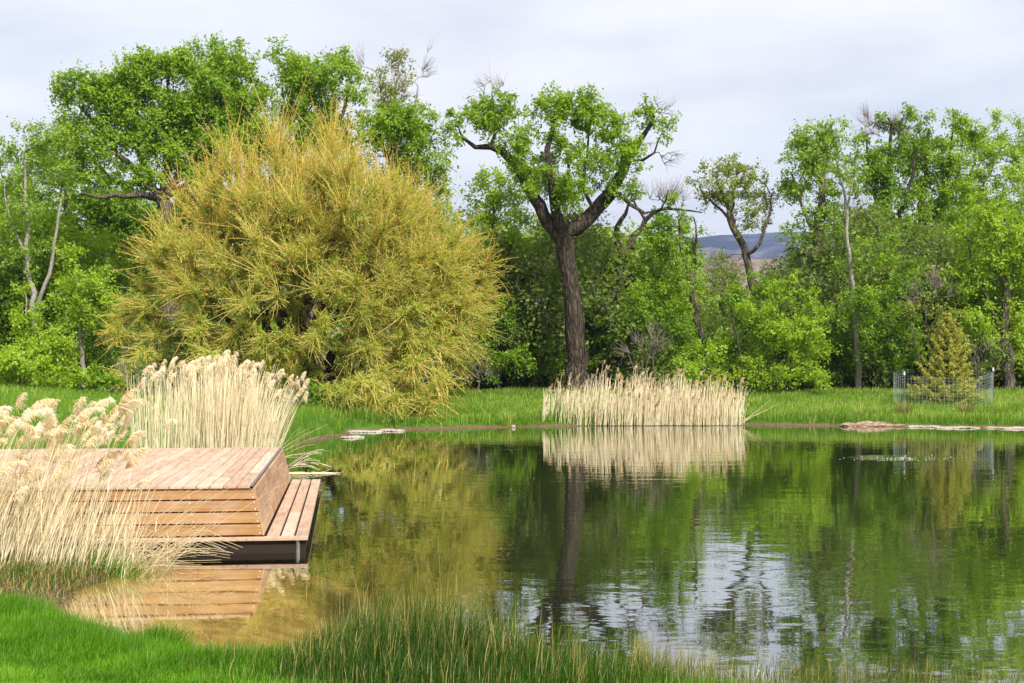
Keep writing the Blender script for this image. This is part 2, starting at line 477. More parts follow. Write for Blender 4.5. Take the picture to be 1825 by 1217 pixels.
def build_water():
    m, nt, ns, ln = mat('pond_water')
    geo = ns.new('ShaderNodeNewGeometry')
    sep = ns.new('ShaderNodeSeparateXYZ'); ln.new(geo.outputs['Position'], sep.inputs[0])

    def noise(sx, sy, sc, det, dist=0.0):
        mp = ns.new('ShaderNodeMapping'); mp.inputs['Scale'].default_value = (sx, sy, 1); ln.new(geo.outputs['Position'], mp.inputs[0])
        nz = ns.new('ShaderNodeTexNoise'); nz.inputs['Scale'].default_value = sc; nz.inputs['Detail'].default_value = det
        nz.inputs['Distortion'].default_value = dist
        ln.new(mp.outputs[0], nz.inputs['Vector']); return nz.outputs[0]

    def math_(op, a, b):
        x = node(ns, 'ShaderNodeMath', operation=op)
        for i, v in enumerate((a, b)):
            if hasattr(v, 'links'): ln.new(v, x.inputs[i])
            else: x.inputs[i].default_value = v
        return x.outputs[0]
    big = noise(.55, 1, 1.6, 2, .4)
    small = noise(.6, 1, 6.5, 2, .3)
    patch = noise(.25, .5, .35, 1)
    pr = ns.new('ShaderNodeMapRange'); pr.inputs[1].default_value = .38; pr.inputs[2].default_value = .62; pr.inputs[3].default_value = .5; pr.inputs[4].default_value = 1.25
    ln.new(patch, pr.inputs[0])
    # sheltered corner beside the deck is nearly still
    cal = ns.new('ShaderNodeMapRange'); cal.inputs[1].default_value = -3.0; cal.inputs[2].default_value = 1.0; cal.inputs[3].default_value = .42; cal.inputs[4].default_value = 1
    ln.new(sep.outputs[0], cal.inputs[0])
    h = math_('ADD', math_('MULTIPLY', big, 0.0052), math_('MULTIPLY', small, 0.0010))
    h = math_('MULTIPLY', h, math_('MULTIPLY', pr.outputs[0], cal.outputs[0]))
    # aerator boil
    ds = node(ns, 'ShaderNodeVectorMath', operation='DISTANCE'); ln.new(geo.outputs['Position'], ds.inputs[0])
    ds.inputs[1].default_value = (float(AERATOR[0]), float(AERATOR[1]), 0)
    ar = ns.new('ShaderNodeMapRange'); ar.inputs[1].default_value = 1.3; ar.inputs[2].default_value = .2; ar.inputs[3].default_value = 0; ar.inputs[4].default_value = .02
    ln.new(ds.outputs['Value'], ar.inputs[0])
    boil = noise(1, 1, 9, 2)
    h = math_('ADD', h, math_('MULTIPLY', boil, ar.outputs[0]))
    bp = ns.new('ShaderNodeBump'); bp.inputs['Strength'].default_value = 1; bp.inputs['Distance'].default_value = 1
    ln.new(h, bp.inputs['Height'])
    dt = node(ns, 'ShaderNodeVectorMath', operation='DOT_PRODUCT'); ln.new(bp.outputs[0], dt.inputs[0]); ln.new(geo.outputs['Incoming'], dt.inputs[1])
    ca = node(ns, 'ShaderNodeMath', operation='ABSOLUTE'); ln.new(dt.outputs['Value'], ca.inputs[0])
    om = node(ns, 'ShaderNodeMath', operation='SUBTRACT', use_clamp=True); om.inputs[0].default_value = 1; ln.new(ca.outputs[0], om.inputs[1])
    pw = math_('POWER', om.outputs[0], 2.8)
    refl = math_('ADD', math_('MULTIPLY', pw, .97), .03)
    gl = ns.new('ShaderNodeBsdfGlossy'); gl.inputs['Roughness'].default_value = .02; gl.inputs[0].default_value = (.97, .98, .97, 1)
    ln.new(bp.outputs[0], gl.inputs['Normal'])
    tr = ns.new('ShaderNodeBsdfTransparent'); tr.inputs[0].default_value = (.92, .90, .76, 1)
    mx = ns.new('ShaderNodeMixShader'); ln.new(refl, mx.inputs[0]); ln.new(tr.outputs[0], mx.inputs[1]); ln.new(gl.outputs[0], mx.inputs[2])
    out = ns.new('ShaderNodeOutputMaterial'); ln.new(mx.outputs[0], out.inputs[0])
    V = [(-8, 8.0, 0), (31, 8.0, 0), (31, 54, 0), (-8, 54, 0)]
    o = obj('pond_water', make_mesh('pond_water', V, [(0, 1, 2, 3)], None, m))
    tag(o, 'dark green pond water reflecting the trees and sky', 'water', kind='structure')
    # foam specks round the boil
    n = 70
    a = RNG.random(n) * 2 * np.pi; r = np.abs(RNG.normal(0, .55, n)) + .05
    c = np.stack([AERATOR[0] + r * np.cos(a) * 1.5, AERATOR[1] + r * np.sin(a), np.full(n, .004)], -1)
    s = RNG.uniform(.005, .015, n)
    ring = np.array([(math.cos(t), math.sin(t), 0) for t in np.arange(6) * math.pi / 3])
    V = np.concatenate([c[:, None] + ring[None] * s[:, None, None], (c + np.array([0, 0, 1]) * s[:, None] * .7)[:, None]], 1).reshape(-1, 3)
    T = np.concatenate([np.arange(n)[:, None] * 7 + np.array([[i, (i + 1) % 6, 6]]) for i in range(6)])
    o = obj('foam', make_mesh('foam', V, None, T, plain_mat('foam_white', (.8, .82, .84), .4)))
    tag(o, 'white foam specks on the pond over the bubbling spot', 'foam', kind='stuff')


def build_specks():
    rng = np.random.default_rng(15)
    n = 2600
    x = rng.uniform(-5.5, 20, n); y = rng.uniform(11, 51, n)
    sd = shore_sd(x, y)
    ok = (sd < -.05) & (rng.random(n) < .10 + .9 * np.exp(sd / 1.3)) & (vnoise(x, y, .7, 3) > -.35)
    ok &= ~((x < -2.3) & (y > 16.6) & (y < 26.5))
    x, y = x[ok], y[ok]; k = len(x)
    V, Q = leaves(np.stack([x, y, np.full(k, .004)], -1), unit(np.array([0, 0, 1.0]) + rng.normal(0, .03, (k, 3))), rng.uniform(.012, .05, k) * np.clip(y / 25, .5, 1.3), rng, .5)
    o = obj('floating_litter', make_mesh('floating_litter', V, Q, None, M_STRAW_FAR, attrs={'tint': np.repeat(rng.random(k), 4)}))
    tag(o, 'small pale leaf bits floating on the pond near its edges', 'litter', kind='stuff')


# ------------------------------------------------------------------ hills
def build_hills():
    def sheet(name, label, Y0, Y1, prof, colr, scale, nx=160, ny=26, amp=1.0, X=None):
        x0, x1 = X or (-1.0, 1.0)
        V = []
        for j in range(ny):
            v = j / (ny - 1)
            Y = Y0 + (Y1 - Y0) * v
            xs = np.linspace(x0, x1, nx) * Y1
            px = CX + xs / Y1 * F
            top = CAMZ + (HY - np.interp(px, *zip(*prof))) / F * Y1
            n = sum(np.sin(xs * f_ + v * g_ + p_) * a_ for f_, g_, p_, a_ in ((.012, 7, 0, 1), (.031, 13, 2, .5), (.07, 21, 4, .25), (.13, 9, 1, .15)))
            z = -2 + (top + 2) * (v ** .85) + amp * n * math.sin(math.pi * min(1, v * .97))
            V.append(np.stack([xs, np.full(nx, Y), z], -1))
        # falls away behind the crest
        V.append(np.stack([V[-1][:, 0], V[-1][:, 1] + (Y1 - Y0) * .5, V[-1][:, 2] * .3], -1))
        V = np.concatenate(V); ny += 1
        i = np.arange(nx * ny).reshape(ny, nx)
        Q = np.stack([i[:-1, :-1], i[:-1, 1:], i[1:, 1:], i[1:, :-1]], -1).reshape(-1, 4)
        m, nt, ns, ln = mat(name + '_slope')
        geo = ns.new('ShaderNodeNewGeometry')
        nz = ns.new('ShaderNodeTexNoise'); nz.inputs['Scale'].default_value = scale; nz.inputs['Detail'].default_value = 9; nz.inputs['Roughness'].default_value = .65
        ln.new(geo.outputs['Position'], nz.inputs['Vector'])
        cr = ramp(ns, colr); ln.new(nz.outputs[0], cr.inputs[0])
        bs = ns.new('ShaderNodeBsdfDiffuse'); ln.new(cr.outputs[0], bs.inputs[0])
        out = ns.new('ShaderNodeOutputMaterial'); ln.new(bs.outputs[0], out.inputs[0])
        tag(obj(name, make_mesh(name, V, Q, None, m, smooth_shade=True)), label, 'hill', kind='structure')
    sheet('far_hill', 'long blue wooded hill far behind the trees', 1500, 2600,
          [(-2000, 470), (200, 440), (900, 445), (1180, 428), (1260, 420), (1340, 416), (1420, 412), (1520, 424), (1700, 436), (3800, 470)],
          [(.38, (.004, .010, .026)), (.48, (.018, .030, .062)), (.57, (.06, .068, .11)), (.68, (.15, .14, .17))], .008, amp=16)  # part of the distance haze is painted in as blue slope colour
    sheet('foothill', 'brown and grey brush covered slope below the blue hill', 300, 900,
          [(-2000, 500), (900, 480), (1200, 474), (1290, 460), (1350, 462), (1440, 480), (1600, 470), (3800, 490)],
          [(.32, (.05, .055, .035)), (.46, (.16, .12, .10)), (.56, (.27, .20, .17)), (.7, (.24, .24, .11))], .05, amp=3)


# ------------------------------------------------------------------ trees
def lobes_to_clusters(lobes, Y, rng, spacing, depth=0.8, rmin=0.0, gap=0.0):
    s = Y / F
    out = []
    for L in lobes:
        px, py, rx, ry = L[:4]
        dens = L[4] if len(L) > 4 else 1.0
        dy = L[5] if len(L) > 5 else rng.normal(0, .5)
        c = W(px, py, Y + dy)
        R = np.array([rx * s, rx * s * depth, ry * s])
        n = max(2, int(dens * R[0] * R[1] * R[2] * 4.19 / spacing ** 3))
        d = unit(rng.normal(size=(n, 3)))
        r = (rmin + (1 - rmin) * rng.random(n) ** 0.42)
        out.append(c + d * r[:, None] * R)
    C = np.concatenate(out)
    if gap > 0:
        q = C * 2.6 + rng.random(3) * 50
        v = np.sin(q[:, 0] + 1.7 * np.sin(q[:, 1] * .7)) + np.sin(q[:, 1] * 1.1 + q[:, 2]) + np.sin(q[:, 2] * 1.3 + 1.3 * np.sin(q[:, 0] * .8))
        v += np.sin(q[:, 0] * .45 + q[:, 2] * .5) * .8
        C = C[v > np.quantile(v, gap)]
    return C


def foliage(C, rng, per, R, size, droop=0.15, up=0.35, tint_bias=0.0, axis_c=None, twigs=7):
    """leaf sprays round every cluster centre"""
    K = len(C)
    cl = rng.normal(0, .13, K)
    Rk = R * rng.uniform(.7, 1.25, K)
    d = rng.normal(size=(K, twigs, 3)); d[..., 2] += .25
    d = unit(d)
    ti = rng.integers(0, twigs, (K, per))
    t = rng.random((K, per)) ** .7
    dd = d[np.arange(K)[:, None], ti]
    P = C[:, None] + dd * (t * Rk[:, None])[..., None] + rng.normal(0, .16 * R, (K, per, 3))
    P[..., 2] -= droop * R * t * t
    N = unit(.75 * rng.normal(size=(K, per, 3)) + .6 * dd + np.array([0, 0, up]) + np.array([.1, -.35, 0]))
    tint = np.clip(.42 + cl[:, None] + rng.normal(0, .17, (K, per)) + tint_bias, 0, 1)
    P, N, tint = P.reshape(-1, 3), N.reshape(-1, 3), tint.ravel()
    sz = size * rng.uniform(.5, 1.45, len(P))
    V, Q = leaves(P, N, sz, rng, .62)
    return V, Q, np.repeat(tint, 4)


def twig_fans(C, D, rng, n, L, r, spread=.6, up=.2):
    """bare twigs from the points C along D"""
    K = len(C)
    d = unit(D[:, None] + rng.normal(0, spread, (K, n, 3)))
    ln_ = L * rng.uniform(.5, 1.2, (K, n))
    ts = np.linspace(0, 1, 4)
    P = C[:, None, None] + d[:, :, None] * (ln_[:, :, None] * ts)[..., None]
    P[..., 2] += up * (ln_[:, :, None] * ts ** 2)
    P += rng.normal(0, .03, P.shape) * (ts > 0)[None, None, :, None]
    P = P.reshape(-1, 4, 3)
    Rr = np.tile(np.array([1, .75, .5, .25]) * r, (len(P), 1))
    return batch_tubes(P, Rr, 3)


def tree(name, label, cat, Y, limbs, lobes, leaf='bright', bark='mid', spacing=.95, per=95, R=.62, size=.15, seed=1, bare=None, group=None,
         depth=.8, rs=.66, gap=.16, gnarl=.07, k=7, rough=.04):
    rng = np.random.default_rng(seed)
    spacing *= .74; per = int(per * 1.95); size *= .86
    s = Y / F
    px0, py0 = limbs[0][0][:2]
    bx = (px0 - CX) / F * Y
    bz = float(ground_z(bx, Y)[0])
    root = empty(name, (bx, Y, bz - .1), label, cat, group)
    sk = Skeleton(rng)
    for li, L in enumerate(limbs):
        rows = []
        dy = 0.0
        for i, q in enumerate(L):
            px, py, r = q[:3]
            off = q[3] if len(q) > 3 else dy
            w = W(px, py, Y + off)
            if li == 0 and i == 0: w[2] = bz - .15
            rows.append((*w, r * s * rs))
        sk.limb(rows, step=.4, wob=gnarl)
    C = lobes_to_clusters(lobes, Y, rng, spacing, depth, gap=gap)
    C[:, 2] = np.maximum(C[:, 2], bz + .35)
    sk.reach(C, step=.5, wob=gnarl)
    if bare is not None:
        B = lobes_to_clusters(bare, Y, rng, spacing * .55, .5)
        sk.reach(B, step=.45, wob=.09)
    V, Q = sk.mesh(tip=.014, k=k, rough=rough)
    part('trunk', V, Q, None, BARK[bark], root, smooth_shade=True)
    if bare is not None:
        ctr = B.mean(0)
        V, Q = twig_fans(B, unit(B - ctr + np.array([0, 0, .6])), rng, 8, .7, .009, .5)
        part('dead_twigs', V, Q, None, BARK['twig'], root)
    if per:
        V, Q, t = foliage(C, rng, per, R, size)
        part('crown', V, Q, None, LEAF[leaf], root, attrs={'tint': t})
    return root


def copy_tree(src, loc, rotz, sc, label, cat, group=None):
    r = src.copy(); COL.objects.link(r)
    r.location = tuple(float(c) for c in loc); r.rotation_euler = (0, 0, rotz); r.scale = (sc[0], sc[0], sc[1])
    tag(r, label, cat, group)
    if not group and 'group' in r: del r['group']
    for ch in list(src.children):
        c = ch.copy(); COL.objects.link(c); c.parent = r
    return r


def build_trees():
    T = tree
    # --- the big dark-trunked cottonwood in the middle
    T('cottonwood_tree', 'tall cottonwood with thick dark forked trunk standing behind the far reeds', 'tree', 62,
      [[(1029, 700, 34), (1029, 672, 27), (1026, 620, 23.5), (1021, 550, 21.5), (1016, 490, 20), (1008, 432, 22)],
       [(1008, 432, 20), (978, 398, 16), (955, 352, 14), (930, 313, 12), (914, 286, 11), (895, 268, 9.5), (872, 262, 8), (848, 262, 5.5), (824, 246, 3.5)],
       [(874, 262, 5), (884, 228, 4, .3), (880, 192, 2.5, .3), (876, 165, 1.5)],
       [(1008, 432, 16), (990, 372, 12, -.4), (982, 320, 9.5, -.8), (976, 268, 7, -.8), (986, 222, 5, -.6), (992, 185, 3)],
       [(988, 368, 5), (1008, 340, 4, .7), (1014, 300, 3, 1), (1006, 255, 2, 1)],
       [(1010, 420, 19), (1045, 391, 18, .2), (1085, 346, 16, .5), (1108, 304, 12, .6), (1130, 267, 8.5, .6), (1150, 238, 6, .5), (1166, 206, 3.5, .4)],
       [(1118, 285, 5), (1145, 287, 3.8, .4), (1166, 272, 2.6, .2), (1174, 250, 1.6)],
       [(1080, 352, 6), (1103, 346, 5.5, -.6), (1122, 364, 4.5, -.8), (1150, 380, 3.5, -1), (1178, 372, 2.4, -1), (1192, 340, 1.8, -1)],
       [(1060, 372, 5), (1040, 330, 4, 1.2), (1046, 280, 3, 1.4), (1050, 225, 2, 1.2)]],
      [(868, 205, 62, 40), (832, 222, 40, 36), (925, 212, 48, 46), (985, 190, 60, 40), (1035, 178, 34, 26, 1.2), (1052, 220, 46, 46), (1010, 275, 74, 52, .8), (938, 262, 44, 46, .8),
       (1104, 222, 48, 38), (1150, 204, 40, 26), (1082, 290, 46, 38, .8), (975, 336, 50, 30, .8), (950, 312, 32, 30), (1056, 335, 40, 34, .6), (1178, 243, 22, 16), (1120, 330, 34, 18, .6), (888, 190, 36, 24), (1120, 250, 30, 24), (1020, 225, 50, 50, .8), (960, 250, 50, 40, .8), (1000, 330, 60, 34, .7), (1086, 190, 30, 20), (905, 225, 40, 26), (1150, 300, 30, 24, .6), (945, 295, 44, 40, .7, -1.3), (1000, 330, 60, 44, .6, -1.2), (1062, 300, 52, 50, .7, -1.3), (1112, 262, 44, 40, .7, -1.0), (965, 345, 36, 30, .6, -.6), (1040, 362, 36, 22, .6, .8), (1085, 250, 40, 44, .7), (1140, 330, 34, 26, .6, .6), (920, 265, 44, 34, .7, -.8), (1130, 300, 40, 40, .7, -.6), (1095, 350, 34, 26, .6, -.8), (935, 330, 34, 28, .6, .5), (1190, 225, 20, 22, .7)],
      'fresh', 'dark', spacing=.92, per=76, R=.50, size=.15, seed=3, bare=[(862, 150, 20, 18, 1), (886, 150, 18, 24, 1), (1178, 200, 20, 26, .7), (1186, 270, 18, 40, .7), (1150, 255, 16, 22, .7)], k=12, rough=.05, rs=.76, gnarl=.035, gap=.34)
    # --- big cottonwood behind the willow
    T('cottonwood_tree', 'broad spreading cottonwood with fanning limbs rising behind the left side of the willow', 'tree', 68,
      [[(300, 700, 30), (306, 560, 26), (300, 420, 22), (290, 352, 20)],
       [(290, 356, 10), (250, 345, 9, -1), (205, 352, 6, -1.5), (150, 344, 4, -2)],
       [(288, 352, 10), (235, 300, 8, 0), (180, 240, 6, -.5), (140, 190, 3)],
       [(288, 350, 10), (245, 270, 8, 1), (215, 200, 6, 1), (180, 150, 3)],
       [(290, 348, 12), (300, 265, 9, 0), (296, 190, 6, 0), (300, 120, 3)],
       [(292, 350, 12), (340, 285, 10, -.5), (380, 205, 7, -.5), (410, 110, 3)],
       [(294, 352, 10), (380, 300, 8, 1), (440, 220, 5, 1), (460, 140, 3)],
       [(270, 330, 6), (205, 320, 5, .5), (150, 270, 3.5, .5), (120, 230, 2)]],
      [(145, 160, 40, 40), (135, 215, 30, 38, .8), (190, 150, 48, 36), (248, 165, 48, 50), (292, 118, 46, 38), (352, 120, 58, 44), (415, 105, 50, 34), (458, 130, 32, 42),
       (380, 200, 66, 54), (300, 200, 50, 44, .7), (215, 225, 48, 40, .6), (165, 275, 40, 36, .55), (240, 290, 40, 30, .6), (170, 338, 42, 16, .8), (430, 210, 42, 54), (320, 275, 40, 36, .6), (225, 335, 30, 18, .6), (480, 185, 24, 50), (190, 195, 50, 44, .8), (250, 235, 46, 40, .8), (130, 245, 36, 30, .8), (340, 230, 60, 50), (200, 270, 60, 46, .7), (260, 330, 50, 30, .6), (300, 240, 60, 60, .6), (130, 290, 40, 30, .7), (270, 130, 50, 40), (400, 160, 60, 50), (345, 290, 50, 44), (400, 265, 60, 40), (360, 340, 50, 40), (330, 380, 50, 40), (450, 250, 50, 40)],
      'fresh', 'mid', spacing=.92, per=105, R=.72, size=.17, seed=4)
    T('cottonwood_tree', 'dense round-topped cottonwood behind the very top of the willow', 'tree', 71,
      [[(570, 700, 20), (556, 480, 16), (545, 330, 13), (540, 220, 9), (556, 130, 4)], [(545, 300, 7), (600, 220, 5), (625, 150, 3)], [(542, 270, 6), (510, 200, 4), (505, 140, 2)]],
      [(525, 125, 42, 34), (580, 112, 42, 28), (618, 150, 36, 34), (560, 185, 60, 50), (505, 180, 26, 50), (642, 190, 24, 44), (600, 235, 52, 44), (545, 240, 50, 50), (610, 110, 40, 26), (500, 110, 36, 30), (560, 140, 60, 50), (640, 150, 26, 30), (480, 250, 50, 60)],
      'fresh', 'mid', spacing=1.1, per=105, R=.72, size=.17, seed=5)
    T('cottonwood_tree', 'thin pale-leaved tree with bare top twigs behind the right side of the willow', 'tree', 73,
      [[(692, 700, 11), (690, 450, 9), (700, 310, 7), (706, 200, 5), (712, 100, 2)], [(700, 320, 5), (735, 250, 4), (745, 150, 2)], [(702, 290, 4), (680, 200, 3), (678, 130, 2)]],
      [(702, 108, 34, 28, .9), (690, 150, 38, 40, .7), (735, 140, 28, 36, .7), (715, 200, 44, 46, .7), (705, 262, 46, 44, .8)],
      'olive', 'pale', spacing=.95, per=60, R=.6, size=.15, seed=6, bare=[(640, 110, 12, 30, 2), (757, 120, 12, 34, 2), (705, 180, 40, 70, .5)])
    T('cottonwood_tree', 'lower green tree leaning out past the right shoulder of the willow', 'tree', 69,
      [[(748, 700, 11), (745, 500, 9), (740, 380, 8), (746, 260, 4)], [(742, 360, 5), (690, 280, 4), (670, 215, 2)]],
      [(762, 228, 40, 44), (690, 208, 42, 36), (742, 290, 46, 46), (700, 285, 46, 46), (792, 228, 22, 18), (768, 335, 36, 48), (660, 240, 36, 46), (745, 380, 50, 44), (730, 220, 44, 40), (770, 290, 36, 44), (720, 340, 50, 50), (700, 240, 44, 44)],
      'fresh', 'mid', spacing=1.05, per=95, R=.68, size=.16, seed=7)
    T('cottonwood_tree', 'half-bare pale-stemmed tree at the left edge of the wood', 'tree', 66,
      [[(62, 700, 9), (62, 560, 8), (48, 450, 6), (45, 350, 4.5), (42, 270, 2.5)], [(62, 560, 6), (92, 470, 5), (104, 380, 3.5), (112, 300, 2)], [(48, 450, 4), (20, 400, 3), (8, 330, 2)]],
      [(42, 255, 38, 40), (18, 330, 44, 52, .8), (92, 240, 48, 34), (60, 380, 52, 60, .6), (8, 440, 40, 54, .6), (100, 325, 42, 44, .8), (-30, 270, 40, 50), (70, 460, 40, 40, .5)],
      'pale', 'pale', spacing=.95, per=70, R=.62, size=.14, seed=8)
    T('cottonwood_tree', 'full green tree on the far left behind the half-bare pale stems', 'tree', 76,
      [[(125, 700, 11), (122, 480, 9), (118, 330, 6), (112, 230, 3)]],
      [(250, 400, 70, 50), (300, 450, 60, 60), (200, 380, 60, 44), (60, 300, 60, 60, .8), (20, 400, 60, 70), (118, 250, 40, 44), (140, 330, 56, 50), (170, 400, 60, 60), (90, 420, 60, 60), (210, 470, 50, 60), (130, 500, 70, 50), (40, 520, 70, 60), (240, 420, 40, 50)],
      'bright', 'mid', spacing=1.15, per=85, R=.8, size=.19, seed=9)
    T('sapling_tree', 'bright young tree with a slim grey stem beside the left edge of the willow', 'tree', 58,
      [[(150, 700, 7), (147, 620, 6), (141, 540, 4.5), (136, 470, 2.5)]],
      [(130, 468, 30, 26), (165, 490, 32, 30), (140, 540, 48, 36), (190, 470, 20, 26), (118, 600, 44, 36), (180, 560, 40, 44), (160, 640, 50, 26, .7)],
      'yellow', 'pale', spacing=.8, per=85, R=.5, size=.14, seed=10)
    T('sapling_tree', 'bright young tree at the left edge in front of the dark wood', 'tree', 58,
      [[(50, 700, 4), (48, 620, 3.5), (50, 540, 2)]],
      [(50, 530, 28, 32), (36, 585, 40, 40), (72, 600, 32, 34), (55, 645, 52, 26)],
      'yellow', 'pale', spacing=.8, per=85, R=.5, size=.14, seed=11)
    # --- between willow and the big cottonwood
    T('cottonwood_tree', 'dark green tree on a leaning forked black trunk between willow and big cottonwood', 'tree', 66,
      [[(958, 704, 15), (948, 640, 13), (938, 585, 12), (926, 555, 11), (905, 520, 9), (886, 478, 8), (875, 430, 5), (880, 360, 3)],
       [(934, 575, 9), (925, 530, 8), (905, 490, 6), (915, 430, 4)]],
      [(890, 335, 34, 32), (868, 385, 42, 42), (912, 400, 44, 50), (860, 440, 34, 36), (930, 455, 38, 46), (885, 460, 44, 38), (836, 400, 20, 26), (900, 360, 40, 40), (860, 330, 24, 24)],
      'yellow', 'dark', spacing=1.0, per=86, R=.65, size=.15, seed=12)
    T('cottonwood_tree', 'gnarled dark tree with crooked half-dead top just right of the big cottonwood', 'tree', 66,
      [[(1090, 704, 20), (1097, 620, 16), (1103, 520, 14), (1112, 452, 13)],
       [(1112, 456, 9), (1098, 432, 9, -.3), (1098, 408, 8, -.3), (1112, 380, 5, -.3), (1128, 350, 2.5)],
       [(1112, 456, 10), (1132, 420, 9.5, .3), (1148, 392, 7.5, .3), (1168, 378, 5, .3), (1212, 372, 3, .3), (1250, 380, 1.6)],
       [(1148, 392, 4), (1130, 360, 3, .8), (1100, 348, 2)]],
      [(1195, 385, 40, 26, .7), (1160, 420, 44, 34, .7), (1210, 440, 40, 40, .8), (1125, 520, 52, 36), (1150, 466, 40, 30, .8), (1078, 530, 34, 40), (1185, 415, 44, 30, .7), (1088, 480, 28, 22), (1110, 575, 50, 34), (1150, 560, 40, 36), (1075, 600, 30, 40, .7)],
      'bright', 'dark', spacing=.85, per=72, R=.52, size=.14, seed=13, bare=[(1190, 352, 34, 16, 1.6), (1130, 345, 20, 16, 2), (1095, 640, 34, 28, .5)], k=8, rough=.07)
    T('cottonwood_tree', 'pale green tree filling the gap behind the gnarled dark tree', 'tree', 76,
      [[(1185, 700, 9), (1182, 560, 7), (1186, 450, 4)]],
      [(1188, 410, 36, 38, .8), (1160, 470, 46, 46), (1205, 490, 44, 56), (1180, 560, 60, 50), (1130, 480, 40, 50), (1000, 500, 40, 50), (985, 430, 30, 40, .7), (1060, 430, 36, 44, .8)],
      'yellow', 'mid', spacing=1.1, per=80, R=.7, size=.17, seed=14)
    T('cottonwood_tree', 'slender sparse tree with a curved grey trunk left of the hill gap', 'tree', 65,
      [[(1256, 700, 10), (1250, 610, 9), (1240, 550, 8.5), (1226, 490, 6.5), (1213, 430, 4.5), (1208, 395, 2.5)], [(1232, 520, 5), (1241, 460, 4), (1237, 385, 2)]],
      [(1214, 398, 26, 30, .7), (1243, 420, 22, 38, .7), (1224, 472, 38, 32, .8), (1240, 522, 36, 26, .8), (1206, 362, 18, 18, .6), (1190, 440, 28, 30, .8)],
      'pale', 'mid', spacing=.75, per=48, R=.45, size=.13, seed=15)
    T('cottonwood_tree', 'open-crowned tree on a bare leaning trunk in front of the hill gap', 'tree', 68,
      [[(1352, 700, 15), (1346, 580, 12), (1334, 480, 10.5), (1318, 425, 9.5), (1301, 388, 7.5), (1286, 350, 5), (1274, 308, 2.5)],
       [(1308, 405, 5), (1306, 350, 4, .5), (1316, 290, 2, .5)], [(1328, 455, 6), (1356, 432, 5, -.4), (1368, 390, 4, -.4), (1376, 345, 2)], [(1298, 382, 4), (1262, 352, 3), (1245, 325, 1.6)]],
      [(1302, 298, 40, 28), (1258, 320, 26, 26, .8), (1342, 318, 32, 30, .8), (1292, 345, 42, 26, .8), (1338, 366, 32, 26, .7), (1376, 350, 16, 32, .7), (1318, 396, 30, 18, .6), (1362, 412, 18, 18, .6), (1310, 325, 50, 40, .4), (1270, 350, 34, 26, .5), (1345, 345, 40, 40, .5), (1248, 348, 14, 22, .7), (1290, 460, 16, 14, .8), (1252, 470, 16, 26, .7)],
      'olive', 'mid', spacing=.72, per=48, R=.44, size=.13, seed=16)
    T('cottonwood_tree', 'tall leafy tree with a bent trunk just right of the hill gap', 'tree', 67,
      [[(1484, 700, 17), (1474, 620, 15), (1464, 520, 13), (1452, 445, 11), (1466, 350, 9), (1466, 270, 6), (1456, 236, 2.5)], [(1456, 430, 6), (1430, 370, 4.5), (1412, 310, 2.5)], [(1460, 480, 5), (1425, 440, 3.5), (1395, 450, 2)]],
      [(1438, 248, 36, 28), (1482, 238, 40, 30), (1418, 282, 28, 32, .7), (1476, 298, 44, 40, .7), (1410, 345, 32, 38, .7), (1450, 388, 46, 40, .8), (1432, 455, 32, 34, .7), (1492, 425, 36, 46, .7), (1398, 310, 16, 26, .6), (1480, 520, 36, 50, .7), (1440, 320, 46, 50, .7), (1490, 350, 40, 50, .8), (1420, 410, 34, 40, .7), (1460, 270, 50, 40)],
      'pale', 'mid', spacing=.82, per=66, R=.54, size=.145, seed=17)
    T('cottonwood_tree', 'slim straight tree with pale upper stem beside the bent-trunk tree', 'tree', 63,
      [[(1532, 704, 10), (1527, 620, 8), (1522, 530, 7), (1510, 430, 5), (1506, 350, 3.8), (1490, 285, 2)], [(1508, 380, 3), (1522, 310, 2.2), (1530, 250, 1.2)]],
      [(1500, 275, 32, 36, .7), (1526, 248, 30, 30, .8), (1478, 300, 24, 26, .6), (1532, 320, 22, 36, .6), (1524, 560, 44, 30, .7), (1500, 470, 26, 26, .6), (1545, 450, 24, 30, .6)],
      'pale', 'pale', gnarl=.025, spacing=.75, per=46, R=.44, size=.13, seed=18)
    T('cottonwood_tree', 'tall dark-limbed tree whose thin top stands above the right wood', 'tree', 71,
      [[(1568, 700, 15), (1572, 540, 13), (1570, 430, 12), (1580, 330, 10), (1590, 260, 5.5), (1582, 208, 2.5)], [(1572, 420, 8), (1618, 350, 6), (1630, 280, 3)], [(1574, 380, 6), (1550, 320, 4), (1545, 250, 2)]],
      [(1570, 225, 42, 28, .6), (1612, 250, 40, 38, .7), (1560, 290, 38, 38), (1618, 310, 46, 38), (1546, 335, 32, 36), (1590, 372, 46, 34), (1560, 410, 40, 34), (1600, 430, 50, 40), (1550, 460, 46, 40), (1600, 205, 34, 20, .7), (1580, 300, 50, 50, .7)],
      'bright', 'dark', spacing=.95, per=85, R=.62, size=.16, seed=19, bare=[(1565, 225, 40, 26, 1), (1600, 240, 26, 26, 1)])
    T('cottonwood_tree', 'tall green tree with twin dark trunks in the right wood', 'tree', 72,
      [[(1652, 700, 14), (1646, 540, 12), (1640, 410, 11), (1650, 310, 7), (1656, 230, 3)], [(1645, 500, 8), (1660, 400, 7), (1690, 300, 4), (1700, 220, 2)]],
      [(1660, 222, 40, 28), (1704, 214, 32, 24), (1640, 270, 44, 40), (1690, 280, 44, 46), (1650, 340, 44, 44), (1702, 350, 40, 42), (1622, 440, 40, 44), (1660, 450, 50, 50), (1700, 400, 50, 50), (1640, 390, 50, 40), (1730, 240, 34, 28), (1600, 480, 50, 40)],
      'fresh', 'dark', spacing=1.0, per=95, R=.66, size=.16, seed=20)
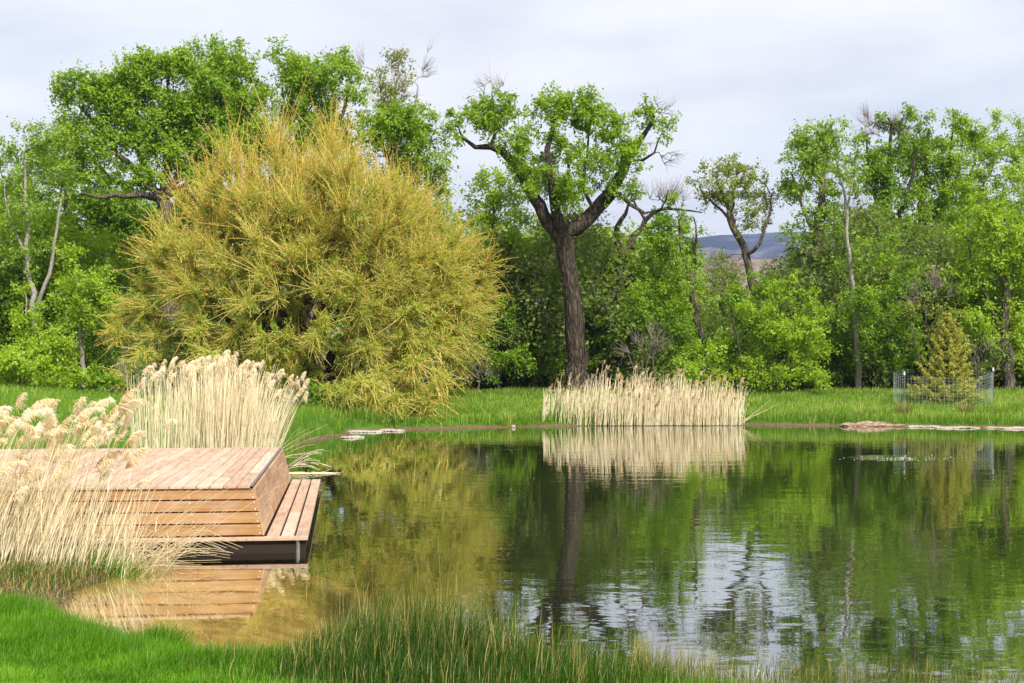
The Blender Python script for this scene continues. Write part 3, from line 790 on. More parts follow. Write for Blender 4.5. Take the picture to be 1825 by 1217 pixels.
    T('cottonwood_tree', 'light yellow-green tree behind the bushy tree at the right edge', 'tree', 75,
      [[(1748, 700, 10), (1736, 460, 8), (1726, 350, 5), (1742, 260, 2.5)], [(1728, 380, 4), (1765, 310, 3), (1785, 260, 1.6)]],
      [(1740, 258, 44, 36), (1782, 268, 36, 32), (1720, 302, 40, 34), (1764, 318, 46, 36), (1772, 212, 26, 18, .8), (1698, 332, 28, 26), (1812, 230, 26, 22), (1750, 370, 50, 44), (1810, 280, 40, 44), (1690, 270, 34, 34)],
      'yellow', 'pale', spacing=1.05, per=80, R=.66, size=.165, seed=21)
    T('cottonwood_tree', 'large bright bushy tree leafy to the ground at the right edge', 'tree', 63,
      [[(1800, 704, 16), (1795, 600, 13), (1786, 480, 9), (1794, 390, 4)], [(1795, 600, 6), (1740, 500, 4), (1725, 430, 2)]],
      [(1802, 345, 40, 36), (1760, 380, 42, 36), (1718, 425, 40, 40), (1780, 445, 64, 52), (1832, 430, 50, 66), (1730, 495, 52, 44), (1800, 530, 64, 54), (1708, 545, 36, 34), (1762, 585, 56, 36), (1840, 610, 44, 44)],
      'yellow', 'mid', spacing=1.0, per=100, R=.62, size=.15, seed=22)
    # --- front bushes of the far bank
    B = lambda label, Y, x, y, lobes, leaf, seed, **kw: T('leafy_bush', label, 'bush', Y, [[(x, 704, 4), (x + 4, (704 + y) / 2, 3), (x - 3, y, 1.5)], [(x, 690, 3), (x + 25, y + 15, 1.2)], [(x, 690, 3), (x - 28, y + 18, 1.2)]],
                                                       lobes, leaf, 'mid', spacing=kw.pop('spacing', .85), per=kw.pop('per', 88), R=.52, size=.135, seed=seed, **kw)
    B('bright sapling right behind the leaning forked black trunk', 67, 985, 520, [(985, 470, 34, 34), (970, 530, 42, 40), (1000, 580, 40, 40), (960, 600, 44, 40)], 'bright', 43)
    B('green bush in the shade between the willow and the leaning trunk', 64, 885, 600, [(885, 570, 40, 36), (870, 620, 40, 36), (910, 640, 44, 36)], 'bright', 44)
    B('green bush right at the foot of the big cottonwood', 65, 1000, 650, [(990, 640, 30, 30), (975, 670, 40, 22), (1050, 660, 20, 30)], 'pale', 45)
    B('leafy bush filling the foot of the gnarled dark tree on its right', 64, 1140, 590, [(1140, 570, 44, 36), (1165, 540, 40, 36), (1120, 610, 36, 36), (1195, 590, 44, 40)], 'bright', 46)
    B('big rounded bright bush below the open-crowned tree', 61, 1398, 560, [(1392, 520, 40, 30), (1345, 560, 42, 36), (1440, 556, 38, 34), (1400, 605, 72, 42), (1348, 640, 52, 34), (1452, 640, 46, 34), (1400, 672, 70, 22)], 'yellow', 31)
    B('pointed bright bush right in front of the leaning bare trunk', 63, 1330, 520, [(1332, 485, 24, 24), (1316, 530, 32, 32), (1358, 515, 32, 36), (1330, 580, 46, 40), (1300, 620, 40, 40)], 'bright', 32)
    B('low pale yellowish bush right behind the right end of the far reeds', 59, 1252, 640, [(1252, 632, 38, 26), (1222, 658, 30, 24), (1284, 664, 34, 24), (1250, 680, 46, 18)], 'yellow', 33, spacing=.75, per=60)
    B('tall leafy bush left of the fenced spruce', 62, 1592, 520, [(1572, 448, 42, 36), (1602, 500, 40, 38), (1552, 540, 44, 44), (1592, 580, 50, 42), (1622, 622, 38, 34), (1570, 640, 44, 36)], 'bright', 34)
    B('greyish twiggy bush close behind the top of the spruce', 60, 1652, 560, [(1650, 545, 34, 32, .7), (1640, 590, 34, 34, .8), (1690, 560, 34, 34, .7), (1700, 610, 30, 34)], 'olive', 35, per=60, bare=[(1655, 530, 36, 40, .5)])
    B('low pale green shrub at the left edge behind the feathery reeds', 46, 32, 650, [(30, 640, 52, 22), (78, 660, 36, 20), (-10, 656, 44, 28), (40, 680, 70, 18), (110, 680, 30, 16)], 'yellow', 36, spacing=.7)
    B('low green bush behind the gap between the two left reed clumps', 47, 150, 690, [(150, 680, 40, 24), (195, 690, 36, 20), (110, 690, 36, 20)], 'bright', 47, spacing=.75)
    B('twiggy low shrub behind the left end of the cream reeds', 48, 245, 690, [(240, 680, 36, 26, .8), (280, 695, 30, 18, .8)], 'brush', 48, spacing=.75, per=60, bare=[(235, 670, 30, 24, .6)])
    B('weedy green shrub under the left skirt of the willow near the cove', 51, 560, 705, [(555, 705, 34, 20), (600, 712, 34, 16), (525, 712, 28, 16)], 'bright', 49, spacing=.7, per=70)
    B('green bush tucked against the left side of the willow', 60, 192, 610, [(188, 590, 34, 40), (176, 640, 40, 34), (215, 650, 30, 34), (225, 560, 20, 36)], 'bright', 37)
    B('wispy twiggy bush right of the gnarled dark tree base', 61, 1165, 640, [(1160, 630, 40, 30, .6), (1190, 660, 34, 26, .8), (1140, 660, 30, 26, .7)], 'brush', 38, per=50, bare=[(1150, 620, 46, 40, .4)])
    B('rounded mid-green bush left of the slim straight tree', 64, 1475, 600, [(1480, 560, 28, 30), (1500, 610, 30, 36), (1478, 650, 34, 34), (1520, 660, 30, 24)], 'bright', 39)
    B('dark dead-twigged brush beside the right foot of the willow', 60, 850, 650, [(850, 650, 32, 26, .5), (880, 665, 34, 24, .5)], 'deep', 40, per=40, bare=[(845, 665, 30, 28, .7)])
    B('greyish bush under the right bushy tree beside the wire cage', 61, 1740, 640, [(1745, 620, 34, 30, .6), (1770, 650, 34, 28, .6)], 'brush', 41, per=55, bare=[(1760, 640, 40, 40, .4)])
    # --- undergrowth: copies of four shrubs
    protos = []
    for i, (leaf, sp, per) in enumerate((('yellow', .9, 80), ('pale', .9, 80), ('brush', .9, 66), ('bright', .9, 80))):
        rng = np.random.default_rng(60 + i)
        root = empty('undergrowth_shrub', (0, 0, 0), 'shrub', 'shrub')
        sk = Skeleton(rng)
        for j in range(5):
            a = rng.random() * 6.28; r = rng.uniform(.5, 1.3)
            rows = [(0, 0, -.2, .07), (math.cos(a) * r * .4, math.sin(a) * r * .4, 1.3, .05), (math.cos(a) * r, math.sin(a) * r, rng.uniform(2.2, 3.4), .02)]
            sk.limb(rows, attach=j > 0)
        C = rng.normal(size=(int(135 / sp), 3)); C = unit(C) * (rng.random(len(C)) ** .45)[:, None] * np.array([1.8, 1.8, 2.0]) + np.array([0, 0, 2.2])
        C = C[C[:, 2] > .3]
        sk.reach(C)
        V, Q = sk.mesh(tip=.012, k=4)
        obj('stem', make_mesh('stem', V, Q, None, BARK['mid'], smooth_shade=True), root)
        V, Q, t = foliage(C, rng, int(per * 1.9), .60, .10)
        obj('crown', make_mesh('crown', V, Q, None, LEAF[leaf], attrs={'tint': t}), root)
        if leaf == 'brush':
            V, Q = twig_fans(C, unit(C - np.array([0, 0, .5])), rng, 5, .6, .006, .5)
            obj('bare_twigs', make_mesh('bare_twigs', V, Q, None, BARK['twig']), root)
        protos.append(root)
    rng = np.random.default_rng(77)
    zones = [((-60, 230), 70, 84, 11, (1.4, 2.3), 'shaded shrub in the dense wood left of the willow', 'shrubs in the wood left of the willow', (0, 1, 3)),
             ((220, 560), 64, 72, 7, (.8, 1.0), 'shaded shrub in the gloom under and behind the willow', 'shrubs behind the willow', (0, 3, 2)),
             ((840, 1020), 66, 84, 12, (1.3, 2.1), 'shaded shrub in the wood between willow and big cottonwood', 'shrubs between willow and big cottonwood', (0, 1, 2, 3)),
             ((1040, 1240), 68, 84, 11, (1.2, 1.9), 'shaded shrub in the wood behind the gnarled dark tree', 'shrubs behind the gnarled dark tree', (1, 0, 2)),
             ((1230, 1450), 66, 74, 8, (.55, .75), 'low shrub behind the bright bushes below the hill gap', 'low shrubs below the hill gap', (1, 3)),
             ((1440, 1680), 66, 82, 12, (1.3, 2.1), 'shaded shrub in the wood behind the slim straight tree', 'shrubs behind the slim straight tree', (0, 1, 2, 3)),
             ((1650, 1900), 66, 82, 10, (1.3, 2.1), 'shaded shrub in the wood behind the fenced spruce', 'shrubs behind the fenced spruce', (0, 1, 3))]
    used = set()
    for (a, b), y0, y1, n, (s0, s1), lab, grp, kinds in zones:
        for i in range(n):
            px = a + (b - a) * (i + rng.uniform(.2, .8)) / n
            Y = rng.uniform(y0, y1)
            x = (px - CX) / F * Y
            z = float(ground_z(x, Y)[0]) - .1
            k = int(rng.choice(kinds)); sc = rng.uniform(s0, s1)
            sc2 = (sc * rng.uniform(.9, 1.15), sc)
            if k not in used:
                used.add(k); p = protos[k]
                p.location = (x, Y, z); p.scale = (sc2[0], sc2[0], sc2[1]); p.rotation_euler = (0, 0, rng.random() * 6.28); tag(p, lab, 'shrub', grp)
            else:
                copy_tree(protos[k], (x, Y, z), rng.random() * 6.28, sc2, lab, 'shrub', grp)
    # --- grey leafless trees on the slope seen through the gap
    for i, (px, py, Y, h) in enumerate(((1275, 500, 150, 3.6), (1300, 498, 160, 4.2), (1248, 505, 140, 3.4), (1418, 505, 150, 3.6), (1396, 500, 170, 3.8))):
        rng = np.random.default_rng(90 + i)
        x = (px - CX) / F * Y; z0 = float(ground_z(x, Y)[0])
        top = CAMZ + (HY - py + 40) / F * Y
        labs = ('leafless grey tree right behind the leaning bare trunk', 'taller leafless grey tree second in the hill gap', 'leafless grey tree beside the slender sparse tree', 'leafless grey tree nearest the bent-trunk tree', 'leafless grey tree between the pointed bush and bent-trunk tree')
        root = empty('leafless_tree', (x, Y, z0), labs[i], 'tree')
        sk = Skeleton(rng)
        sk.limb([(x, Y, z0 - .2, .2), (x + .2, Y, (z0 + top) / 2, .16), (x - .1, Y, top - 2.0, .1)])
        C = np.stack([x + rng.normal(0, 1.3, 34), Y + rng.normal(0, 1, 34), top - rng.uniform(.1, 2.6, 34)], -1)
        sk.reach(C)
        V, Q = sk.mesh(tip=.03, k=4); part('trunk', V, Q, None, BARK['dead'], root)
        V, Q = twig_fans(C, unit(C - np.array([x, Y, top - 3.5])), rng, 8, 1.0, .022, .4); part('twigs', V, Q, None, BARK['twig'], root)


def build_far_wood():
    """wood behind everything, one mass"""
    rng = np.random.default_rng(101)
    prof = [(-400, 330), (0, 340), (250, 370), (600, 370), (830, 395), (1000, 430), (1180, 440), (1225, 545), (1450, 545), (1490, 460), (1560, 400), (1700, 380), (1900, 360), (2300, 350)]
    n = 2600
    px = rng.uniform(-300, 2150, n); Y = rng.uniform(84, 106, n)
    top = np.interp(px, *zip(*prof)) + 12 * np.sin(px * .09) + 9 * np.sin(px * .23)
    ztop = CAMZ + (HY - top) / F * Y
    z = .9 + (ztop - .9) * rng.random(n) ** .75
    C = np.stack([(px - CX) / F * Y, Y, z], -1)
    V, Q, t = foliage(C, rng, 75, 1.1, .28, tint_bias=.05)
    o = obj('distant_wood', make_mesh('distant_wood', V, Q, None, LEAF['bright'], attrs={'tint': t}))
    tag(o, 'dark continuous wood closing the view behind all the trees', 'wood', kind='stuff')
    # brushy cover on the slope in the gap
    n = 420
    px = rng.uniform(1150, 1560, n); Y = rng.uniform(120, 260, n)
    x = (px - CX) / F * Y
    C = np.stack([x, Y, ground_z(x, Y) + rng.uniform(.3, 3.4, n) * np.clip(Y / 150, 1, 2)], -1)
    V, Q = twig_fans(C, np.tile(np.array([[0, 0, 1.0]]), (n, 1)), rng, 22, 2.0, .03, .55)
    o = obj('distant_brush', make_mesh('distant_brush', V, Q, None, BARK['twig']))
    tag(o, 'grey leafless brush on the slope seen through the gap', 'brush', kind='stuff')


def build_willow():
    rng = np.random.default_rng(21)
    Y = 56.5; s = Y / F
    bx = (530 - CX) / F * Y; bz = float(ground_z(bx, Y)[0])
    root = empty('willow_tree', (bx, Y, bz - .1), 'huge rounded golden-twigged willow on the far bank behind the deck', 'tree')
    sk = Skeleton(rng)
    base = np.array([bx, Y, bz - .15])
    tips = [(300, 480, 1), (330, 330, -1), (420, 280, 1), (500, 250, -1.5), (590, 260, 1), (660, 330, -1), (760, 380, 1), (800, 500, -1), (780, 600, 0), (700, 640, -3.2), (330, 600, -1), (560, 420, -4), (460, 450, -4), (650, 500, -4), (560, 600, -4.5), (420, 560, -4), (540, 400, 4), (400, 430, 4), (700, 430, 4)]
    first = True
    for px, py, dy in tips:
        e = W(px, py, Y + dy)
        st = base + np.array([rng.normal(0, .35), rng.normal(0, .3), 0])
        mid = st + (e - st) * np.array([.35, .4, .5]) + rng.normal(0, .25, 3)
        sk.limb([(*st, .26), (*(st + (mid - st) * .45 + np.array([0, 0, .3])), .2), (*mid, .14), (*e, .05)], attach=False, wob=.09)
    # branch tips through the crown's shell
    lobes = [((440, 392), (88, 78)), ((525, 362), (100, 58)), ((612, 372), (96, 66)), ((704, 420), (82, 78)), ((362, 462), (82, 84)), ((316, 545), (76, 84)), ((768, 500), (72, 76)),
             ((775, 580), (80, 75)), ((560, 440), (190, 140)), ((500, 560), (180, 95)), ((340, 625), (85, 55)), ((690, 560), (140, 95)), ((690, 655), (85, 70)), ((590, 640), (110, 55)), ((815, 500), (55, 80)),
             ((790, 615), (60, 55)), ((620, 430), (150, 110)), ((430, 480), (130, 100)), ((490, 425), (105, 70)), ((565, 400), (95, 72)), ((740, 480), (105, 100)), ((250, 592), (32, 56)), ((690, 712), (72, 34)), ((745, 680), (70, 45)), ((640, 690), (60, 34)), ((700, 725), (60, 26)), ((600, 700), (50, 26)), ((300, 660), (60, 34)), ((420, 650), (90, 40)), ((508, 318), (14, 30)), ((604, 326), (18, 30)), ((356, 372), (20, 26)), ((432, 340), (18, 26)), ((508, 276), (9, 22)), ((600, 288), (10, 20))]
    C = []
    for (px, py), (rx, ry) in lobes:
        front = -5.6 if py in (712, 725, 700, 690, 680) else -3.6 if (px, py) in ((690, 655), (690, 560), (500, 560), (420, 650)) else 0
        c = W(px, py, Y + front); n = max(3, int(rx * ry / 330))
        d = unit(rng.normal(size=(n, 3))); d[:, 1] = -np.abs(d[:, 1]) * np.where(rng.random(n) < .72, 1, -1)
        depth = 4.8 if rx < 130 else 5.6
        C.append(c + d * (rng.uniform(.5, .95, n) ** .8)[:, None] * np.array([rx * s, depth if front == 0 else 2.2, ry * s]))
    C = np.concatenate(C)
    C[:, 2] = np.maximum(C[:, 2], ground_z(C[:, 0], C[:, 1]) + .35)
    sk.reach(C, step=.5, wob=.1, lift=.1)
    V, Q = sk.mesh(tip=.014, k=6, rough=.05)
    part('trunk', V, Q, None, BARK['willow'], root, smooth_shade=True)
    ctr = np.array([bx + .3, Y, 3.2])
    rel = C - ctr
    D = unit(rel * np.array([1, 1, .7]))
    hgt = np.clip((C[:, 2] - 2) / 9, 0, 1)
    D = unit(D + np.array([0, 0, 1.0]) * (.02 + 2.0 * hgt[:, None] ** 1.3))
    # every branch end carries a fan of golden wands
    n = 44
    K = len(C)
    spread = .55
    d = unit(D[:, None] + rng.normal(0, 1, (K, n, 3)) * (spread - .26 * hgt)[:, None, None])
    L = rng.uniform(.35, 1.5, (K, n)) * (0.75 + .5 * hgt[:, None]) * rng.uniform(.75, 1.3, (K, 1))
    ts = np.linspace(0, 1, 5)
    start = C[:, None] - d * rng.uniform(0, .5, (K, n))[..., None]
    P = start[:, :, None] + d[:, :, None] * (L[:, :, None] * ts)[..., None]
    curve = rng.normal(0, .26, (K, n, 1, 3)) + np.array([0, 0, 1.0]) * (-.32 + .62 * hgt[:, None, None, None])
    P = P + curve * (L[:, :, None, None] * (ts ** 2)[None, None, :, None])
    P += np.cumsum(rng.normal(0, .022, P.shape), axis=2) * (ts > 0)[None, None, :, None]
    P = P.reshape(-1, 5, 3)
    gP = ground_z(P[..., 0].ravel(), P[..., 1].ravel()).reshape(P.shape[:2])
    P[..., 2] = np.maximum(P[..., 2], np.maximum(gP, 0) + .08)
    R = np.tile(np.array([1.25, 1.05, .9, .7, .4]) * .0108, (len(P), 1)) * rng.uniform(.7, 1.25, (len(P), 1))
    V, Q = batch_tubes(P, R, 3)
    tint = np.clip(.52 - .34 * hgt[:, None] + rng.normal(0, .12, K)[:, None] + rng.normal(0, .2, (K, n)), 0, 1).ravel()
    part('golden_twigs', V, Q, None, M_WTWIG, root, attrs={'tint': np.repeat(tint, 15)}, smooth_shade=True)
    per = 15
    ti = rng.random((len(P), per)) * 3.95
    i0 = ti.astype(int); fr = (ti - i0)[..., None]
    idx = np.arange(len(P))[:, None]
    LP = P[idx, i0] * (1 - fr) + P[idx, i0 + 1] * fr + rng.normal(0, .05, (len(P), per, 3))
    N = unit(rng.normal(size=LP.shape) + np.array([0, -.2, .5]))
    keep = rng.random(len(P)) < (.95 - .22 * np.repeat(hgt, n))
    LP, N = LP[keep].reshape(-1, 3), N[keep].reshape(-1, 3)
    V, Q = leaves(LP, N, .125 * rng.uniform(.7, 1.3, len(LP)), rng, .34)
    cl = np.repeat(np.repeat(rng.normal(0, .14, K), n)[keep], per)
    t = np.clip(.42 + cl + rng.normal(0, .18, len(LP)), 0, 1)
    part('crown', V, Q, None, LEAF['willow'], root, attrs={'tint': np.repeat(t, 4)})


def build_spruce():
    rng = np.random.default_rng(33)
    Y = 56.3; s = Y / F
    x = (1688 - CX) / F * Y; z0 = float(ground_z(x, Y)[0])
    root = empty('spruce_tree', (x, Y, z0), 'small yellowish spruce inside a wire cage on the far bank', 'tree')
    H = CAMZ + (HY - 556) / F * Y - z0
    sk = Skeleton(rng)
    sk.limb([(x, Y, z0 - .1, .085), (x, Y, z0 + H * .5, .05), (x, Y, z0 + H, .012)], wob=.01)
    V, Q = sk.mesh(k=7); part('trunk', V, Q, None, BARK['mid'], root, smooth_shade=True)
    LP, LN, PT, TT = [], [], [], []
    branches = []
    h = .18
    while h < H - .06:
        f_ = h / H
        Rb = 1.42 * (1 - f_) ** .9 + .06
        nb = int(7 + 7 * (1 - f_))
        a0 = rng.random() * 6.28
        for b in range(nb):
            a = a0 + b * 6.283 / nb + rng.normal(0, .12)
            L = Rb * rng.uniform(.7, 1.15)
            dirv = np.array([math.cos(a), math.sin(a), 0])
            ts = np.linspace(0, 1, 7)
            droop = -.16 * L * np.sin(ts * math.pi * .8) + (.20 + .5 * f_) * L * ts ** 2.2
            pts = np.array([x, Y, z0 + h]) + dirv * (L * ts)[:, None] + np.array([0, 0, 1.0]) * droop[:, None]
            branches.append(pts)
            side = np.array([-dirv[1], dirv[0], 0])
            m = int(330 * L) + 44
            t = rng.random(m) ** .75
            base = pts[np.minimum((t * 6).astype(int), 5)] * (1 - (t * 6 % 1))[:, None] + pts[np.minimum((t * 6).astype(int) + 1, 6)] * (t * 6 % 1)[:, None]
            w = rng.normal(0, 1, m) * .22 * (1 - t * .75) * L * .8
            p = base + side * w[:, None] + dirv * (np.abs(w) * .5)[:, None] + rng.normal(0, .025, (m, 3)) - np.array([0, 0, .12]) * np.abs(w)[:, None]
            PT.append(p); TT.append(np.clip(.25 + .6 * t + .35 * np.abs(w) + rng.normal(0, .14, m), 0, 1))
        h += .17 + .13 * (1 - f_)
    B = np.array(branches)
    V, Q = batch_tubes(B, np.tile(np.linspace(.014, .004, 7), (len(B), 1)), 3); part('branches', V, Q, None, BARK['mid'], root)
    p = np.concatenate(PT); t = np.concatenate(TT)
    N = unit(rng.normal(size=p.shape) + np.array([0, 0, .9]))
    V, Q = leaves(p, N, rng.uniform(.06, .11, len(p)), rng, .34)
    part('crown', V, Q, None, LEAF['spruce'], root, attrs={'tint': np.repeat(t, 4)})
    # dry grass at its foot
    # wire cage
    Rc = 1.86; Yc = 56.0; xc = (1680 - CX) / F * Yc; zc = float(ground_z(xc, Yc)[0]); Hc = 1.22
    cage = empty('wire_cage', (xc, Yc, zc), 'round wire mesh cage with posts around the small spruce', 'fence')
    wire = plain_mat('galvanised_wire', (.30, .34, .32), .5, .2)
    na = 72
    ang = np.linspace(0, 2 * math.pi, na + 1)
    P1 = np.stack([np.stack([xc + Rc * np.cos(ang), Yc + Rc * np.sin(ang), np.full(na + 1, zc + hh)], -1) for hh in np.arange(.05, Hc + .01, .117)])
    gz = lambda A: ground_z(A[..., 0].ravel(), A[..., 1].ravel()).reshape(A.shape[:-1]) - zc
    P1[..., 2] += gz(P1)
    V1, Q1 = batch_tubes(P1, np.full(P1.shape[:2], .0036), 3)
    P2 = np.stack([np.stack([xc + Rc * np.cos(ang[:-1]), Yc + Rc * np.sin(ang[:-1]), np.full(na, zc + hh)], -1) for hh in (.0, .6, Hc)], 1)
    P2[..., 2] += gz(P2)
    V2, Q2 = batch_tubes(P2, np.full(P2.shape[:2], .0036), 3)
    part('wire_mesh', np.concatenate([V1, V2]), np.concatenate([Q1, Q2 + len(V1)]), None, wire, cage)
    postm = plain_mat('post_steel_green', (.10, .12, .09), .6)
    tipm = plain_mat('post_tip_white', (.75, .76, .74), .5)
    for a in (math.radians(205), math.radians(-28), math.radians(85)):
        px, py = xc + (Rc + .05) * math.cos(a), Yc + (Rc + .05) * math.sin(a)
        zz = float(ground_z(px, py)[0])
        mb = MB()
        for (w, d_) in ((.022, .006), (.006, .022)):
            z_a, z_b = zz - .2, zz + Hc + .06
            e = 0 if w > d_ else .006
            mb.hexa([(px - w, py - d_ + e, z_a), (px + w, py - d_ + e, z_a), (px + w, py + d_ + e, z_a), (px - w, py + d_ + e, z_a), (px - w, py - d_ + e, z_b - e * .3), (px + w, py - d_ + e, z_b - e * .3), (px + w, py + d_ + e, z_b - e * .3), (px - w, py + d_ + e, z_b - e * .3)])
        V, Q, t = mb.data(); po = part('post', V, Q, None, postm, cage)
        mb = MB(); w = .03; z_a, z_b = zz + Hc + .065, zz + Hc + .20
        mb.hexa([(px - w, py - w, z_a), (px + w, py - w, z_a), (px + w, py + w, z_a), (px - w, py + w, z_a), (px - w * .8, py - w * .8, z_b), (px + w * .8, py - w * .8, z_b), (px + w * .8, py + w * .8, z_b), (px - w * .8, py + w * .8, z_b)])
        V, Q, t = mb.data()
        me = make_mesh('post_tip', V - np.array(cage.location), Q, None, tipm)
        o = obj('post_tip', me, po)


# ------------------------------------------------------------------ deck
def build_deck():
    u = np.array([-.9933, -.1157, 0.0]); v = np.array([-.1157, .9933, 0.0]); k = np.array([0, 0, 1.0])
    O = np.array([-2.47, 17.2, 0.0])
    root = empty('wooden_deck', (float(O[0]), float(O[1]), 0), 'raised brown plank deck with a lower ledge standing over the pond edge', 'deck')
    root.rotation_euler = (0, 0, 0)
    # local frame: x to the right along the front, y back, z up; whole deck is turned with the root
    root.rotation_euler = (0, 0, math.atan2(.1157, .9933))
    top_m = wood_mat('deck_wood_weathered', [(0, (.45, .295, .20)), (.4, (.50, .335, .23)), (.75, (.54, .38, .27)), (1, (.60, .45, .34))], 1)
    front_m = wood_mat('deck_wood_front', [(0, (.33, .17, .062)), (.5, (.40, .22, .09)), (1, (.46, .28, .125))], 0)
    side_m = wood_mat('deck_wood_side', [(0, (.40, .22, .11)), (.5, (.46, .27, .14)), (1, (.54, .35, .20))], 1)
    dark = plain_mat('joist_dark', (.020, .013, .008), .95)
    steel = plain_mat('bracket_steel', (.26, .26, .25), .5, .4)
    boltm = plain_mat('bolt_steel', (.72, .70, .66), .35, .4)

    def P(name, mb, m, parent=root, attr=True):
        V, Q, t = mb.data()
        me = make_mesh(name, V, Q, None, m, attrs={'tint': t})
        o = obj(name, me, parent)
        bv = o.modifiers.new('edge', 'BEVEL'); bv.width = .0035; bv.segments = 1; bv.limit_method = 'ANGLE'
        return o

    def box(mb, x0, x1, y0, y1, z0, z1, tint=None):
        mb.hexa([(x0, y0, z0), (x1, y0, z0), (x1, y1, z0), (x0, y1, z0), (x0, y0, z1), (x1, y0, z1), (x1, y1, z1), (x0, y1, z1)], tint)
    LEN, WID = 8.56, 9.5
    zl, zt = .183, .80
    # ledge: right strip of three boards running back, and the front strip
    mb = MB()
    w = .15
    for i in range(3):
        x1 = -.0 - i * (w + .026); x0 = x1 - w
        y = .16
        while y < LEN:
            L = min(random.uniform(1.1, 2.4), LEN - y)
            if LEN - y - L < .4: L = LEN - y
            box(mb, x0, x1, y, y + L - .004, zl - .04, zl); y += L
    xx = 0.0
    for L in (2.6, 3.1, 2.9, 1.5):
        box(mb, xx - L + .003, xx, .0, .15, zl - .04, zl); xx -= L
    P('ledge_boards', mb, top_m)
    # joists under the ledge gaps and rim
    mb = MB()
    for j in np.arange(.25, LEN, .42): box(mb, -.60, -.03, j, j + .04, .0, zl - .045)
    box(mb, -WID, -.03, .05, .09, -.02, zl - .042); box(mb, -.085, -.045, .1, LEN, -.02, zl - .043)
    box(mb, -WID, -.6, .5, .54, -.02, zl - .05)
    P('joists', mb, dark)
    for bx in (-.12, -2.15, -3.9):
        mb = MB(); box(mb, bx - .022, bx + .022, .035, .047, -.10, zl - .044); box(mb, bx - .005, bx + .005, .0, .035, -.10, zl - .046)
        P('bracket', mb, steel)
    for bx, by in ((-.4, 1.0), (-.4, 7.6), (-4, 1.0), (-4, 7.6)):
        mb = MB(); box(mb, bx - .06, bx + .06, by - .06, by + .06, -1.7, .12); P('support_post', mb, dark)
    # raised platform: battered faces
    yb0, yt0 = .10, .16          # front bottom / top
    xb1, xt1 = -.535, -.655      # right bottom / top
    yb1, yt1 = LEN - .02, LEN - .62
    nb = 4; bh = (zt - .03 - zl - .012) / nb; gap = .016
    lerp = lambda a, b, t: a + (b - a) * t

    def batter(z): return (z - zl) / (zt - zl)
    mb = MB()
    spots = []
    xs_studs = [-.035, -.80, -2.0 + .03, -3.15, -4.3, -5.5, -6.7]
    for i in range(nb):
        z0 = zl + .012 + i * bh + gap / 2; z1 = z0 + bh - gap
        t0, t1 = batter(z0), batter(z1)
        xr0, xr1 = lerp(xb1, xt1, t0), lerp(xb1, xt1, t1)
        y0, y1 = lerp(yb0, yt0, t0), lerp(yb0, yt0, t1)
        segs = [(0, 3.2 + .4 * (i % 2)), (3.2 + .4 * (i % 2), 6.4), (6.4, 8.9)]
        for a, b in segs:
            tn = random.random()
            mb.hexa([(xr0 - b + .003, y0, z0), (xr0 - a, y0, z0), (xr0 - a, y0 + .03, z0), (xr0 - b + .003, y0 + .03, z0),
                     (xr1 - b + .003, y1, z1), (xr1 - a, y1, z1), (xr1 - a, y1 + .03, z1), (xr1 - b + .003, y1 + .03, z1)], tn)
        for sx in xs_studs:
            for f in (.2, .82):
                spots.append((lerp(xr0, xr1, f) + sx, lerp(y0, y1, f), lerp(z0, z1, f)))
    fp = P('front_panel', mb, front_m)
    # bolt heads
    ring = 8
    bv_, bq = [], []
    for r_, y_ in ((.011, 0.0), (.009, -.005)):
        for a in range(ring): bv_.append((r_ * math.cos(a * 2 * math.pi / ring), y_, r_ * math.sin(a * 2 * math.pi / ring)))
    bv_.append((0, -.006, 0))
    bq = [(a, a + ring, (a + 1) % ring + ring, (a + 1) % ring) for a in range(ring)]
    bt = [(a + ring, 2 * ring, (a + 1) % ring + ring) for a in range(ring)]
    bme = make_mesh('bolt', bv_, bq, bt, boltm)
    for sp in spots:
        if sp[0] > -5.2: obj('bolt', bme, fp, sp)
    # studs behind the slats
    mb = MB()
    for sx in xs_studs:
        x = xb1 + sx - .03
        mb.hexa([(x - .035, yb0 + .036, zl - .02), (x + .035, yb0 + .036, zl - .02), (x + .035, yb0 + .08, zl - .02), (x - .035, yb0 + .08, zl - .02),
                 (x - .035 - .1, yt0 + .036, zt - .04), (x + .035 - .1, yt0 + .036, zt - .04), (x + .035 - .1, yt0 + .08, zt - .04), (x - .035 - .1, yt0 + .08, zt - .04)], .6)
    P('studs', mb, plain_mat('stud_weathered', (.42, .35, .27), .8))
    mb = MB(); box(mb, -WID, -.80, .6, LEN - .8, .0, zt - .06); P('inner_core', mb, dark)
    # right side panel
    mb = MB()
    for i in range(nb):
        z0 = zl + .012 + i * bh + .003; z1 = z0 + bh - .006
        t0, t1 = batter(z0), batter(z1)
        x0, x1 = lerp(xb1, xt1, t0), lerp(xb1, xt1, t1)
        yf0, yf1 = lerp(yb0, yt0, t0) + .003, lerp(yb0, yt0, t1) + .003
        ye0, ye1 = lerp(yb1, yt1, t0), lerp(yb1, yt1, t1)
        cuts = [0.0]
        while cuts[-1] < .97:
            cuts.append(min(1.0, cuts[-1] + random.uniform(.12, .3)))
        cuts[-1] = 1.0
        for a, b in zip(cuts[:-1], cuts[1:]):
            g = .0004
            ya0, yb_0 = lerp(yf0, ye0, a + g), lerp(yf0, ye0, b - g); ya1, yb_1 = lerp(yf1, ye1, a + g), lerp(yf1, ye1, b - g)
            mb.hexa([(x0 - .02, ya0, z0), (x0 + .012, ya0, z0), (x0 + .012, yb_0, z0), (x0 - .02, yb_0, z0),
                     (x1 - .02, ya1, z1), (x1 + .012, ya1, z1), (x1 + .012, yb_1, z1), (x1 - .02, yb_1, z1)])
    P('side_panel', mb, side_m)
    # back panel
    mb = MB()
